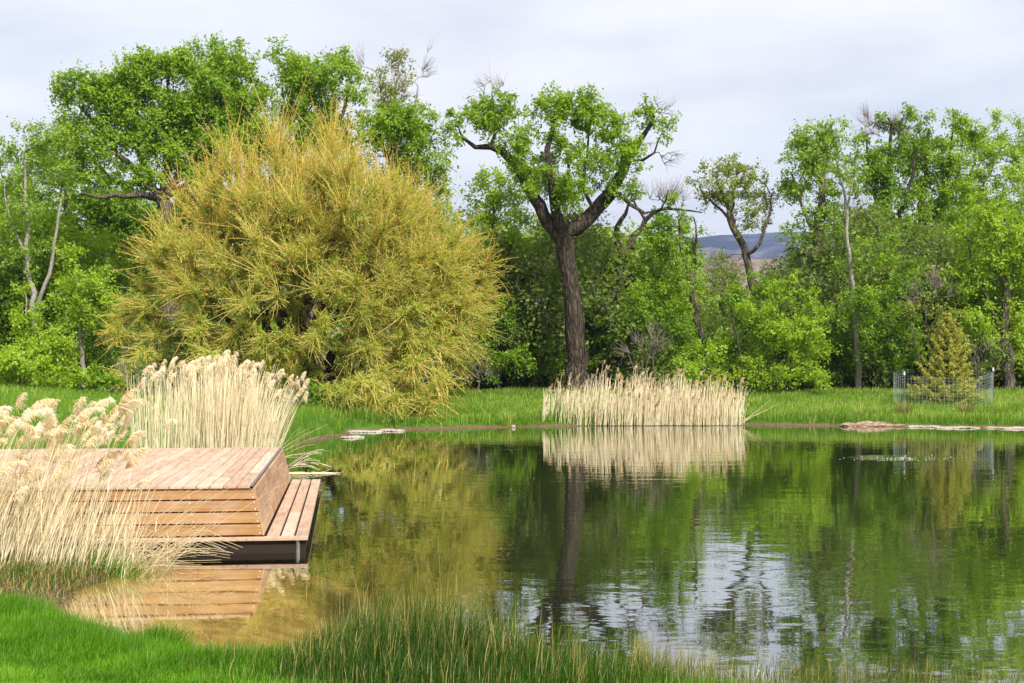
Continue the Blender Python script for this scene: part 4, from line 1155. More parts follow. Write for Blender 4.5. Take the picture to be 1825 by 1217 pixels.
    mb.hexa([(-WID, yb1 - .06, zl - .02), (xb1 - .03, yb1 - .06, zl - .02), (xb1 - .03, yb1 - .03, zl - .02), (-WID, yb1 - .03, zl - .02),
             (-WID, yt1 - .06, zt - .04), (xt1 - .03, yt1 - .06, zt - .04), (xt1 - .03, yt1 - .03, zt - .04), (-WID, yt1 - .03, zt - .04)])
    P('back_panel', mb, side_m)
    # top boards
    mb = MB()
    bw = .152; x = xt1 - .045
    while x > -WID:
        y = yt0 - .03
        first = True
        while y < yt1 - .01:
            L = random.uniform(2.6, 4.6) if not first else random.uniform(1.2, 3.6)
            if yt1 - y - L < .5: L = yt1 - y
            L = min(L, yt1 - y)
            box(mb, x - bw, x, y, y + L - .003, zt - .034 , zt); y += L; first = False
        x -= bw + .009
    P('top_boards', mb, top_m)
    # dark metal edge strip with spacers along the right rim
    xa, xb = xt1 - .040, xt1 - .011
    cuts = [yt0 - .02]
    while cuts[-1] < yt1 - .2: cuts += [cuts[-1] + .13, cuts[-1] + .155]
    V, Q, t = [], [], []
    for n_, y in enumerate(cuts):       # a comb: low dark slots between grey teeth, one strip of metal
        h0 = zt - .012 if n_ % 2 == 0 else zt - .005
        V += [(xa, y, zt - .05), (xb, y, zt - .05), (xa, y, zt - .014), (xb, y, zt - .014), (xa, y, zt - .006), (xb, y, zt - .006)]
        t += [0, 0, 0, 0, 1, 1]
    for n_ in range(len(cuts) - 1):
        a, b = n_ * 6, n_ * 6 + 6
        Q += [(a, b, b + 2, a + 2), (a + 1, a + 3, b + 3, b + 1), (a, a + 1, b + 1, b)]
        if n_ % 2: Q += [(a + 2, b + 2, b + 4, a + 4), (a + 3, a + 5, b + 5, b + 3), (a + 4, b + 4, b + 5, a + 5), (a + 2, a + 4, a + 5, a + 3), (b + 2, b + 3, b + 5, b + 4)]
        else: Q += [(a + 2, b + 2, b + 3, a + 3)]
    m, nt, ns, ln = mat('edge_metal')
    at = node(ns, 'ShaderNodeAttribute', attribute_name='tint'); cr = ramp(ns, [(.2, (.03, .026, .028)), (.8, (.36, .33, .33))]); ln.new(at.outputs['Fac'], cr.inputs[0])
    bs = ns.new('ShaderNodeBsdfPrincipled'); bs.inputs['Roughness'].default_value = .6; ln.new(cr.outputs[0], bs.inputs['Base Color'])
    out = ns.new('ShaderNodeOutputMaterial'); ln.new(bs.outputs[0], out.inputs[0])
    obj('edge_strip', make_mesh('edge_strip', V, Q, None, m, attrs={'tint': t}), root)


# ------------------------------------------------------------------ reeds
def plume_mesh(name, seed, m, length=.26, droop=1.0, dense=260, wid=.004):
    rng = np.random.default_rng(seed)
    ts = np.linspace(0, 1, 8)
    ax = np.stack([length * (.25 * ts + .75 * droop * ts ** 2) * .75, np.zeros(8), length * (ts - .38 * droop * ts ** 2.2)], -1)
    n = dense
    t = rng.random(n) ** .85
    i = np.minimum((t * 7).astype(int), 6); f_ = (t * 7 - i)[:, None]
    p0 = ax[i] * (1 - f_) + ax[i + 1] * f_
    L = length * rng.uniform(.25, .52, n) * (1.0 - .55 * t)
    d = unit(np.stack([.75 + rng.normal(0, .35, n), rng.normal(0, .42, n), .45 - .25 * t + rng.normal(0, .32, n)], -1))
    us = np.linspace(0, 1, 4)
    P = p0[:, None] + d[:, None] * (L[:, None] * us)[..., None]
    P[..., 2] -= .55 * (L[:, None] * us ** 2.2)
    P[..., 0] += .18 * (L[:, None] * us ** 2)
    side = unit(np.cross(d, rng.normal(size=(n, 3))))
    w = wid * np.array([.7, 1.2, .9, .2])
    V = np.stack([P - side[:, None] * w[None, :, None], P + side[:, None] * w[None, :, None]], 2).reshape(-1, 3)
    o = np.arange(n)[:, None] * 8
    Q = np.concatenate([o + np.array([[2 * j, 2 * j + 1, 2 * j + 3, 2 * j + 2]]) for j in range(3)])
    base = rng.normal(.5, .2)
    tint = np.repeat(np.clip(base + rng.normal(0, .2, n) + .15 * t, 0, 1), 8)
    V1, Q1 = batch_tubes(ax[None], np.full((1, 8), .0035), 3)
    return make_mesh(name, np.concatenate([V, V1]), np.concatenate([Q, Q1 + len(V)]), None, m, attrs={'tint': np.concatenate([tint, np.full(len(V1), .4)])})


def reed_clump(label, base_pts, height, lean, m_stem, m_plume, plumes, seed, r=.0036, plume_len=.26, droop=1.0, wid=.004, extra=None, curve=.25, maxp=100, leaf_n=0.35):
    """base_pts (n,3); lean (n,3) horizontal unit-ish drift per metre; the first `plumes` stems bear plumes"""
    rng = np.random.default_rng(seed)
    n = len(base_pts)
    c = base_pts.mean(0)
    root = empty('reed_clump', c, label, 'reeds')
    ts = np.linspace(0, 1, 6)
    P = base_pts[:, None] + np.array([0, 0, 1.0]) * (height[:, None] * (ts - .06 * ts ** 2))[..., None] + lean[:, None] * (height[:, None] * (ts * (1 - curve) + curve * ts ** 2.2))[..., None]
    P += rng.normal(0, .012, P.shape) * (ts > 0)[None, :, None]
    R = np.tile(np.array([1.15, 1.05, 1, .9, .75, .5]), (n, 1)) * r * rng.uniform(.7, 1.25, (n, 1))
    Vs, Qs, Ts = [], [], []
    V, Q = batch_tubes(P, R, 3)
    Vs.append(V); Qs.append(Q); Ts.append(np.repeat(np.clip(.5 + rng.normal(0, .2, n), 0, 1), 18)); off = len(V)
    if extra is not None:
        V, Q = batch_tubes(extra, np.tile(np.linspace(1.1, .5, extra.shape[1]) * r, (len(extra), 1)), 3)
        Vs.append(V); Qs.append(Q + off); off += len(V); Ts.append(np.full(len(V), .5) + np.repeat(rng.normal(0, .2, len(extra)), extra.shape[1] * 3))
    part('stems', np.concatenate(Vs), np.concatenate(Qs), None, m_stem, root, attrs={'tint': np.clip(np.concatenate(Ts), 0, 1)})['kind'] = 'stuff'
    # dry strap leaves on the stems
    nl = int(n * leaf_n)
    if nl:
        si = rng.integers(0, n, nl); hh = rng.uniform(.15, .75, nl)
        i = (hh * 5).astype(int)
        b = P[si, i]
        hd = rng.random(nl) * 6.28
        bd = np.stack([np.cos(hd + 1.57) + .5, np.sin(hd + 1.57), np.zeros(nl)], -1)
        V, Q, T, k, hg = batch_blades(b, hd, rng.uniform(.12, .38, nl), rng.uniform(.006, .014, nl), rng.uniform(.3, 1.0, nl), bd, 3)
        part('dry_leaves', V, Q, T, m_stem, root, attrs={'tint': np.repeat(rng.uniform(.3, .9, nl), k)})['kind'] = 'stuff'
    # plumes
    vs = [plume_mesh('plume', seed * 10 + i, m_plume, plume_len * s_, droop * d_, wid=wid) for i, (s_, d_) in enumerate(((1, 1), (.85, .75), (1.1, 1.15), (.7, .6), (.95, .9), (1.05, .8)))]
    tip = P[:, -1]; order = np.arange(min(plumes, n))
    for j, q in enumerate(order[:maxp]):
        o = obj('plume', vs[j % 6], root, tip[q] - np.array(root.location) - np.array([0, 0, .02]))
        o.rotation_euler = (0, rng.normal(.1, .12), rng.normal(-.1, .7)); sc = rng.uniform(.55, 1.2); o.scale = (sc, sc, sc)
    if len(order) > maxp:
        VV, QQ, TT, off = [], [], [], 0
        for j, q in enumerate(order[maxp:]):
            me = vs[j % 6]
            co = np.zeros(len(me.vertices) * 3, np.float32); me.vertices.foreach_get('co', co); co = co.reshape(-1, 3) * rng.uniform(.7, 1.1)
            a = rng.normal(-.1, .45); co = co @ np.array([[math.cos(a), math.sin(a), 0], [-math.sin(a), math.cos(a), 0], [0, 0, 1]])
            li = np.zeros(len(me.loops), np.int32); me.loops.foreach_get('vertex_index', li)
            tt = np.zeros(len(me.vertices), np.float32); me.attributes['tint'].data.foreach_get('value', tt)
            VV.append(co + tip[q]); QQ.append(li.reshape(-1, 4) + off); TT.append(tt); off += len(co)
        part('small_plumes', np.concatenate(VV), np.concatenate(QQ), None, m_plume, root, attrs={'tint': np.concatenate(TT)})['kind'] = 'stuff'
    return root


def with_z(x, y, minz=-.05):
    return np.stack([x, y, np.maximum(ground_z(x, y), minz)], -1)


def build_reeds():
    rng = np.random.default_rng(5)
    # --- near clump in front of the deck
    n = 1250
    px = np.concatenate([rng.uniform(-190, 90, 800), rng.uniform(40, 235, 360), rng.uniform(170, 290, 90)])
    t = rng.random(n)
    Y = 15.2 + 1.15 * t
    x = (px - CX) / F * Y
    base = with_z(x, Y)
    h = rng.uniform(.7, 1.62, n); h[800:] *= rng.uniform(.45, .95, 450); h[1160:] *= .8; keep_n = rng.random(n) < .62; keep_n[:92] = True
    h[:92] = rng.uniform(.95, 1.86, 92); h[:52] = rng.uniform(1.40, 1.88, 52)
    sel = rng.permutation(800)[:34]
    lean = np.stack([np.clip(rng.normal(.30, .13, n), -.1, .8), rng.normal(0, .07, n), np.zeros(n)], -1)
    lean[1160:, 0] = rng.uniform(.5, 1.5, 90)
    px[:92] = rng.permutation(np.linspace(-165, 175, 92)) + rng.normal(0, 10, 92)
    base[:92] = with_z((px[:92] - CX) / F * Y[:92], Y[:92]); lean[:92, 0] = rng.uniform(.18, .48, 92)
    # broken stems lying towards the water
    m = 80
    bx = (rng.uniform(110, 280, m) - CX) / F * 15.9; by = rng.uniform(15.4, 16.4, m)
    a = rng.normal(.15, .5, m); L = rng.uniform(.3, 1.1, m)
    ts = np.linspace(0, 1, 5)
    ex = np.stack([bx[:, None] + np.cos(a)[:, None] * L[:, None] * ts, by[:, None] + (np.sin(a) * .35)[:, None] * L[:, None] * ts,
                   np.maximum(ground_z(bx, by), 0)[:, None] + .02 + rng.uniform(-.02, .5, m)[:, None] * np.sin(ts * 2.4) * L[:, None] * .8], -1)
    ex[..., 2] = np.maximum(ex[..., 2], .008)
    base, h, lean = base[keep_n], h[keep_n], lean[keep_n]
    reed_clump('feathery pale reeds leaning right at the left edge in front of the deck', base, h, lean, M_STRAW, M_PLUME, 98, 51, r=.0040, plume_len=.30, extra=ex, wid=.0027)
    # --- clump behind the deck
    n = 1150
    px = np.concatenate([rng.uniform(235, 330, 220), rng.normal(400, 42, 930)])
    px = np.clip(px, 236, 478)
    Y = rng.uniform(27.2, 29.2, n)
    x = (px - CX) / F * Y
    f_ = smooth(240, 470, px)
    h = (1.75 + .40 * np.sin(np.clip((px - 250) / 230, 0, 1) * 2.4)) * rng.uniform(.72, 1.06, n)
    lean = np.stack([-.02 + .10 * f_ + .34 * smooth(415, 478, px) * rng.random(n) + rng.normal(0, .035, n), rng.normal(0, .05, n), np.zeros(n)], -1)
    h[:100] = (1.9 + .32 * np.sin(np.clip((px[:100] - 250) / 230, 0, 1) * 2.4)) * rng.uniform(.86, 1.05, 100)
    px[14:100] = rng.normal(400, 48, 86).clip(300, 476)
    x = (px - CX) / F * Y; f_ = smooth(240, 470, px)
    h[:100] = (1.75 + .42 * np.sin(np.clip((px[:100] - 250) / 230, 0, 1) * 2.4)) * rng.uniform(.88, 1.06, 100)
    lean[:100, 0] = -.02 + .12 * f_[:100] + .34 * smooth(420, 478, px[:100]) * rng.random(100)
    h = np.where(px > 455, h * .95, h)
    m = 14
    bx = (rng.uniform(468, 485, m) - CX) / F * 28.5; by = rng.uniform(27.5, 29.5, m); L = rng.uniform(.7, 1.5, m); el = rng.uniform(.15, 1.0, m)
    ts = np.linspace(0, 1, 5)
    ex = np.stack([bx[:, None] + np.cos(el)[:, None] * L[:, None] * ts, by[:, None] + 0 * ts + rng.normal(0, .1, (m, 1)) * ts, .3 + np.sin(el)[:, None] * L[:, None] * ts * 1.1 - .15 * ts ** 3], -1)
    reed_clump('upright cream reeds fanning out right behind the deck', with_z(x, Y), h, lean, M_STRAW, M_PLUME, 100, 52, r=.0056, plume_len=.25, droop=.6, wid=.0048, extra=ex)
    # --- far clump
    n = 1500
    px = np.concatenate([rng.uniform(966, 1040, 130), 1163 + 163 * (2 * rng.beta(1.7, 1.45, 1370) - 1)])
    Y = rng.uniform(51.0, 52.6, n)
    x = (px - CX) / F * Y
    h = np.interp(px, [970, 1010, 1030, 1060, 1180, 1300, 1325], [1.30, 1.42, 1.6, 1.72, 1.72, 1.52, 1.35]) * rng.uniform(.42, 1.04, n) * (1 + .07 * np.sin(px * .09) + .06 * np.sin(px * .23))
    lean = np.stack([rng.normal(.07, .05, n), rng.normal(0, .05, n), np.zeros(n)], -1)
    order = rng.permutation(n); px, Y, x, h, lean = px[order], Y[order], x[order], h[order], lean[order]
    h[:230] *= rng.uniform(1.0, 1.22, 230)
    m = 8
    bx = (rng.uniform(1300, 1322, m) - CX) / F * 51.5; L = rng.uniform(.6, 1.6, m); el = rng.uniform(.3, 1.1, m); ts = np.linspace(0, 1, 5)
    ex = np.stack([bx[:, None] + np.cos(el)[:, None] * L[:, None] * ts, np.full((m, 5), 51.3), .1 + np.sin(el)[:, None] * L[:, None] * ts], -1)
    far_root = reed_clump('long row of tan reeds on the far water edge', with_z(x, Y, .02), h, lean, M_STRAW_FAR, M_PLUME_FAR, 230, 53, r=.0085, plume_len=.20, droop=.6, wid=.007, extra=ex, leaf_n=.3)
    m = 900
    px = np.concatenate([rng.uniform(985, 1110, 520), rng.uniform(970, 1330, 380)]); Yg = rng.uniform(51.2, 52.6, m)
    b = with_z((px - CX) / F * Yg, Yg, .0); hd = rng.random(m) * 6.28
    V, Q, T, k_, hg = batch_blades(b, hd, rng.uniform(.25, .95, m), rng.uniform(.012, .024, m), rng.uniform(.05, .35, m), np.stack([np.cos(hd), np.sin(hd), 0 * hd], -1), 3)
    part('green_shoots', V, Q, T, M_BANKG, far_root, attrs={'tint': np.repeat(rng.uniform(.2, .6, m), k_)})['kind'] = 'stuff'
    # --- fallen reeds behind the ledge
    root = empty('fallen_reeds', W(520, 838, 30.3), 'few fallen reed stems drooping over the water behind the deck ledge', 'reeds')
    m = 12
    b = np.stack([-4.72 + rng.uniform(-.1, .15, m), 30.2 + rng.normal(0, .3, m), np.full(m, .08)], -1)
    L = rng.uniform(.35, .85, m); el = rng.uniform(.05, .8, m); ts = np.linspace(0, 1, 6)
    P = b[:, None] + np.stack([np.cos(el)[:, None] * L[:, None] * ts, 0 * ts + 0 * el[:, None], np.sin(el)[:, None] * L[:, None] * ts - .25 * L[:, None] * ts ** 3], -1)
    P[..., 2] = np.maximum(P[..., 2], .012)
    V, Q = batch_tubes(P, np.full(P.shape[:2], .007), 3)
    part('stems', V, Q, None, M_STRAW, root, attrs={'tint': np.full(len(V), .6)})
    q = 60
    c = np.stack([-4.25 + rng.normal(0, .28, q), 29.2 + rng.normal(0, .10, q), rng.uniform(.004, .02, q)], -1); a = rng.normal(0, .35, q); L = rng.uniform(.1, .3, q)
    P = c[:, None] + np.stack([np.cos(a)[:, None] * L[:, None] * np.linspace(-1, 1, 3), np.sin(a)[:, None] * L[:, None] * np.linspace(-1, 1, 3), np.zeros((q, 3))], -1)
    V, Q = batch_tubes(P, np.full(P.shape[:2], .009), 3)
    part('floating_litter', V, Q, None, M_STRAW_FAR, root, attrs={'tint': np.repeat(rng.uniform(.2, .7, q), 9)})
    # --- a few new green shoots at the foot of the near clump
    root = empty('green_grass_tuft', W(215, 985, 15.3), 'fresh green grass tuft at the foot of the near reeds', 'grass tuft')
    m = 420
    px = rng.normal(205, 36, m); Y = rng.uniform(15.2, 15.9, m)
    b = with_z((px - CX) / F * Y, Y)
    hd = rng.random(m) * 6.28
    V, Q, T, k, hg = batch_blades(b, hd, rng.uniform(.10, .36, m), rng.uniform(.005, .009, m), rng.uniform(.1, .6, m), np.stack([np.cos(hd), np.sin(hd), 0 * hd], -1), 3)
    part('blades', V, Q, T, M_LAWN, root, attrs={'tint': np.repeat(rng.uniform(.1, .7, m), k)})


# ------------------------------------------------------------------ grasses
def grass(name, label, x, y, L, wd, bend, m, tint, wind=(.25, 0), segs=2, kind='stuff', cat='grass', lift=0.0):
    rng = np.random.default_rng(len(x))
    n = len(x)
    b = np.stack([x, y, ground_z(x, y) - .01 + lift], -1)
    hd = rng.random(n) * 6.28
    bd = np.stack([np.cos(hd + 1.5) + wind[0], np.sin(hd + 1.5) + wind[1], np.zeros(n)], -1)
    V, Q, T, k, hg = batch_blades(b, hd, L, wd, bend, bd, segs)
    t = tint if tint.ndim == 2 else np.repeat(tint[:, None], k, 1)
    o = obj(name, make_mesh(name, V, Q, T, m, attrs={'tint': np.clip(t.ravel(), 0, 1)}))
    return tag(o, label, cat, kind=kind)


def vnoise(x, y, f_, seed=0):
    return (np.sin(x * f_ + seed) * np.cos(y * f_ * 1.13 + seed * 2) + np.sin((x + y) * f_ * .71 + seed * 3) * .6 + np.sin((x - 1.7 * y) * f_ * 1.9 + seed) * .35) / 1.95


def build_grass():
    rng = np.random.default_rng(8)
    # --- lawn
    n = 420000
    Y = rng.uniform(7.2, 15.2, n); x = rng.uniform(-.395, .20, n) * Y
    sd = shore_sd(x, Y)
    ok = (sd > .02) & (rng.random(n) < np.clip(1.25 - Y / 22, .3, 1))
    ok &= ~((Y > 12.95 + .18 * vnoise(x, Y, 4, 1)) & (x < -3.6))
    x, Y, sd = x[ok], Y[ok], sd[ok]
    rim = smooth(1.15, .25, sd + .25 * vnoise(x, Y, 2.5, 1))
    L = (.055 + .03 * rng.random(len(x)) + .022 * vnoise(x, Y, 4, 2)) * (1 + 1.7 * rim) * rng.uniform(.7, 1.25, len(x))
    t = .46 + .26 * vnoise(x, Y, 2.3, 4) + .20 * vnoise(x, Y, 6, 5) + rng.normal(0, .15, len(x)) - .16 * rim + .5 * (rng.random(len(x)) < .03)
    grass('lawn_grass', 'bright green lawn grass sloping to the pond in the lower left', x, Y, np.maximum(L, .02), rng.uniform(.0035, .0065, len(x)), rng.uniform(.15, .75, len(x)), M_LAWN, t)
    # --- sedge along the near water's edge
    n = 64000
    Y = rng.uniform(8.6, 12.3, n); x = rng.uniform(-.27, .36, n) * Y
    sd = shore_sd(x, Y)
    px = CX + x / Y * F
    dens = np.interp(px, [300, 420, 480, 560, 700, 860, 960, 1040, 1150, 1165, 1300, 1500, 1825], [0, .3, .4, 1, 1, 1, .75, .6, .45, .35, .25, .2, .15])
    band = smooth(1.7, .5, np.abs(sd - .55)) * smooth(-.42, -.05, sd + .1 * vnoise(x, Y, 5, 1))
    ok = rng.random(n) < dens * band
    x, Y, sd, px = x[ok], Y[ok], sd[ok], px[ok]
    k = len(x)
    hmax = np.interp(px, [300, 480, 560, 640, 760, 860, 960, 1100, 1200, 1400, 1825], [.24, .30, .54, .74, .72, .60, .46, .36, .28, .24, .22])
    L = hmax * rng.uniform(.45, 1.1, k) * (.85 + .3 * vnoise(x, Y, 3.1, 6)) * smooth(2.2, .3, sd - .0)
    L = np.maximum(L, .07)
    tall = rng.random(k) < .02; L[tall] *= 1.45
    base_t = np.clip(rng.normal(.28, .12, k), 0, .5)
    tip_t = np.clip(base_t + rng.uniform(0, .75, k) * (rng.random(k) < .6) * smooth(.12, .3, L) * smooth(1.5, .5, sd), 0, 1)
    dry = (rng.random(k) < .10) | tall
    base_t[dry] = rng.uniform(.6, .9, dry.sum()); tip_t[dry] = rng.uniform(.8, 1, dry.sum())
    hg = np.repeat(np.linspace(0, 1, 4), 2)[:7]
    t = base_t[:, None] + (tip_t - base_t)[:, None] * (np.clip(hg * 1.6 - .6, 0, 1))[None]
    grass('sedge_grass', 'dark green sedge with yellow tips along the near water edge', x, Y, L, rng.uniform(.004, .0075, k), rng.uniform(.03, .42, k), M_SEDGE, t, segs=3)
    # --- sparse shoots standing in the shallow water at the bottom edge
    n = 2600
    px = 1130 + 700 * rng.random(n) ** 1.7
    Y = rng.uniform(9.15, 10.35, n) - .25 * smooth(1500, 1825, px); x = (px - CX) / F * Y
    gz = ground_z(x, Y)
    L = rng.uniform(.12, .36, n) * np.interp(px, [1130, 1300, 1500, 1825], [1.15, .9, .75, .75]) + .06
    bt = rng.uniform(.25, .6, n); tt = rng.uniform(.5, 1, n)
    hg = np.repeat(np.linspace(0, 1, 4), 2)[:7]
    grass('shore_shoots', 'sparse yellow-green shoots standing in the water along the bottom edge', x, Y, L, rng.uniform(.004, .007, n), rng.uniform(.02, .4, n), M_SEDGE, bt[:, None] + (tt - bt)[:, None] * hg[None], segs=3, lift=np.maximum(0, -gz - .04))
    # --- dull matted grass on the muddy strip under the near reeds
    n = 9000
    Y = rng.uniform(12.6, 16.2, n); x = rng.uniform(-.40, -.26, n) * Y
    sd = shore_sd(x, Y); ok = (sd > -.12) & (rng.random(n) < .35 + .65 * smooth(13.6, 14.8, Y)); x, Y = x[ok], Y[ok]; k = len(x)
    grass('marsh_grass', 'matted dull grass and dead stems on the mud under the near reeds', x, Y, rng.uniform(.06, .30, k) * (.5 + .5 * smooth(13.4, 14.8, Y)), rng.uniform(.005, .009, k), rng.uniform(.2, 1.0, k), M_SEDGE, np.clip(rng.choice([.15, .3, .7, .9], k) + rng.normal(0, .08, k), 0, 1), segs=3)
    # --- tuft of longer grass at the left of the near edge
    k = 2600
    px = rng.normal(292, 34, k); Y = 11.0 + rng.normal(0, .14, k) + (330 - px) * .004
    x = (px - CX) / F * Y
    grass('grass_tuft', 'dense dark green grass tuft on the lawn edge left of the sedge', x, Y, rng.uniform(.08, .34, k) * (1.15 - np.abs(px - 292) / 110).clip(.3), rng.uniform(.004, .007, k), rng.uniform(.1, .9, k), M_LAWN, np.clip(rng.normal(.22, .16, k), 0, .8), segs=3, kind='thing', cat='grass tuft')
    # --- far bank
    n = 150000
    x = rng.uniform(-10, 26, n); Y = rng.uniform(45.5, 63, n)
    sd = shore_sd(x, Y)
    ok = (sd > .20 + .22 * vnoise(x, Y, 2, 1) + .10 * vnoise(x, Y, 7, 4)) & (rng.random(n) < np.clip(1.5 - sd / 14, .3, 1)) & (x > -9 - (Y - 45) * .1)
    x, Y, sd = x[ok], Y[ok], sd[ok]; k = len(x)
    edge = smooth(2.2, .4, sd)
    L = (.15 + .13 * rng.random(k) ** 2 + .08 * vnoise(x, Y, 1.3, 2)) * (1 + .95 * edge * (.6 + .6 * np.clip(vnoise(x, Y, 1.1, 8) + .4, 0, 1)))
    t = .46 + .20 * vnoise(x, Y, .9, 3) + .16 * vnoise(x, Y, 3, 7) + rng.normal(0, .13, k) - .22 * edge
    dry = rng.random(k) < .07; t[dry] = rng.uniform(.85, 1, dry.sum()); L[dry] *= 1.25
    grass('bank_grass', 'bright green grass strip between the far water edge and the trees', x, Y, L, rng.uniform(.012, .026, k), rng.uniform(.1, .55, k), M_BANKG, t)
    # --- left bank behind the deck
    n = 90000
    x = rng.uniform(-24, -4.2, n); Y = rng.uniform(26, 60, n)
    sd = shore_sd(x, Y)
    ok = (sd > .03 + .10 * vnoise(x, Y, 3, 2)) & (rng.random(n) < np.clip(1.3 - sd / 16, .25, 1)) & (x > -.40 * Y) & ~((x > -10) & (Y > 45.5 + (x + 10) * 0))
    x, Y, sd = x[ok], Y[ok], sd[ok]; k = len(x)
    L = (.16 + .10 * rng.random(k) + .05 * vnoise(x, Y, 1.5, 2)) * (1 + 1.1 * smooth(1.6, .2, sd))
    t = .45 - .22 * smooth(1.5, .2, sd) + .16 * vnoise(x, Y, .9, 3) + rng.normal(0, .14, k)
    grass('meadow_grass', 'green grass on the left bank behind the deck', x, Y, L, rng.uniform(.009, .018, k), rng.uniform(.1, .55, k), M_BANKG, t)
    # --- dry tufts on the far bank
    labs = [(1133 + 330, 722, 'small dry grass tuft on the far bank beyond the row of reeds'), (1536, 735, 'pale seedy grass tuft above the long driftwood log'), (1563, 738, 'pale grass tuft left of the wire cage near the shore'), (1612, 738, 'tall dull grass tuft in front of the left cage post'), (1722, 742, 'dull olive grass tuft in front of the wire cage'), (1790, 735, 'long arching pale grass tuft at the right edge of the bank'), (660, 742, 'pale weedy tuft on the bank below the willow'), (905, 735, 'pale dry grass tuft on the bank left of the far reeds')]
    for i, (px, py, lab) in enumerate(labs):
        rng2 = np.random.default_rng(300 + i)
        Yc = 52.6 if px > 1000 else 49.8
        xc = (px - CX) / F * Yc
        Yc = Yc + max(0, .5 - float(shore_sd(np.array([xc]), np.array([Yc]))[0]))
        k = 240
        a = rng2.random(k) * 6.28; rr = rng2.random(k) ** .5 * .28
        x, Y = xc + rr * np.cos(a), Yc + rr * np.sin(a)
        root = empty('grass_tuft', (xc, Yc, float(ground_z(xc, Yc)[0])), lab, 'grass tuft')
        b = with_z(x, Y)
        big = 1.35 if i == 5 else 1.0
        V, Q, T, kk, hg = batch_blades(b, a + 1.57, rng2.uniform(.3, .75, k) * big, rng2.uniform(.008, .016, k), rng2.uniform(.2, .8, k), np.stack([np.cos(a), np.sin(a), 0 * a], -1), 3)
        part('blades', V, Q, T, M_SEDGE if i in (3, 4) else M_BANKG, root, attrs={'tint': np.repeat(rng2.uniform(.4, 1, k), kk)})


# ------------------------------------------------------------------ shore stones, logs, small things
def lump(c, size, seed, flat=.35, n=26, rot=0.0, taper=0.0, rough=.16):
    """weathered stone or log: a noisy superellipsoid, size = half extents"""
    rng = np.random.default_rng(seed)
    nu, nv = n, 12
    u = np.linspace(-1, 1, nu)
    th = np.arange(nv) * 2 * math.pi / nv
    ph = rng.random(8) * 6.28
    V = []
    for a in u:
        r = (1 - abs(a) ** 3.2) ** .5 * (1 - taper * (a + 1) / 2)
        for t in th:
            w = 1 + rough * (math.sin(3 * t + ph[0] + 4 * a) * .5 + math.sin(5 * a + ph[1] + t) * .6 + math.sin(11 * a + 2 * t + ph[2]) * .35 + math.sin(7 * t + 17 * a + ph[3]) * .25)
            ct, st = math.cos(t), math.sin(t)
            V.append((a, math.copysign(abs(ct) ** .8, ct) * r * w, math.copysign(abs(st) ** .7, st) * r * w))
    V = np.array(V) * np.array(size)
    V[:, 1] += size[1] * .25 * np.sin(V[:, 0] / size[0] * 2 + ph[4])
    R = np.array([[math.cos(rot), -math.sin(rot), 0], [math.sin(rot), math.cos(rot), 0], [0, 0, 1]])
    V = V @ R.T + np.asarray(c)
    i = np.arange(nu * nv).reshape(nu, nv); j = np.roll(i, -1, 1)
    Q = np.stack([i[:-1], j[:-1], j[1:], i[1:]], -1).reshape(-1, 4)
    return V, Q


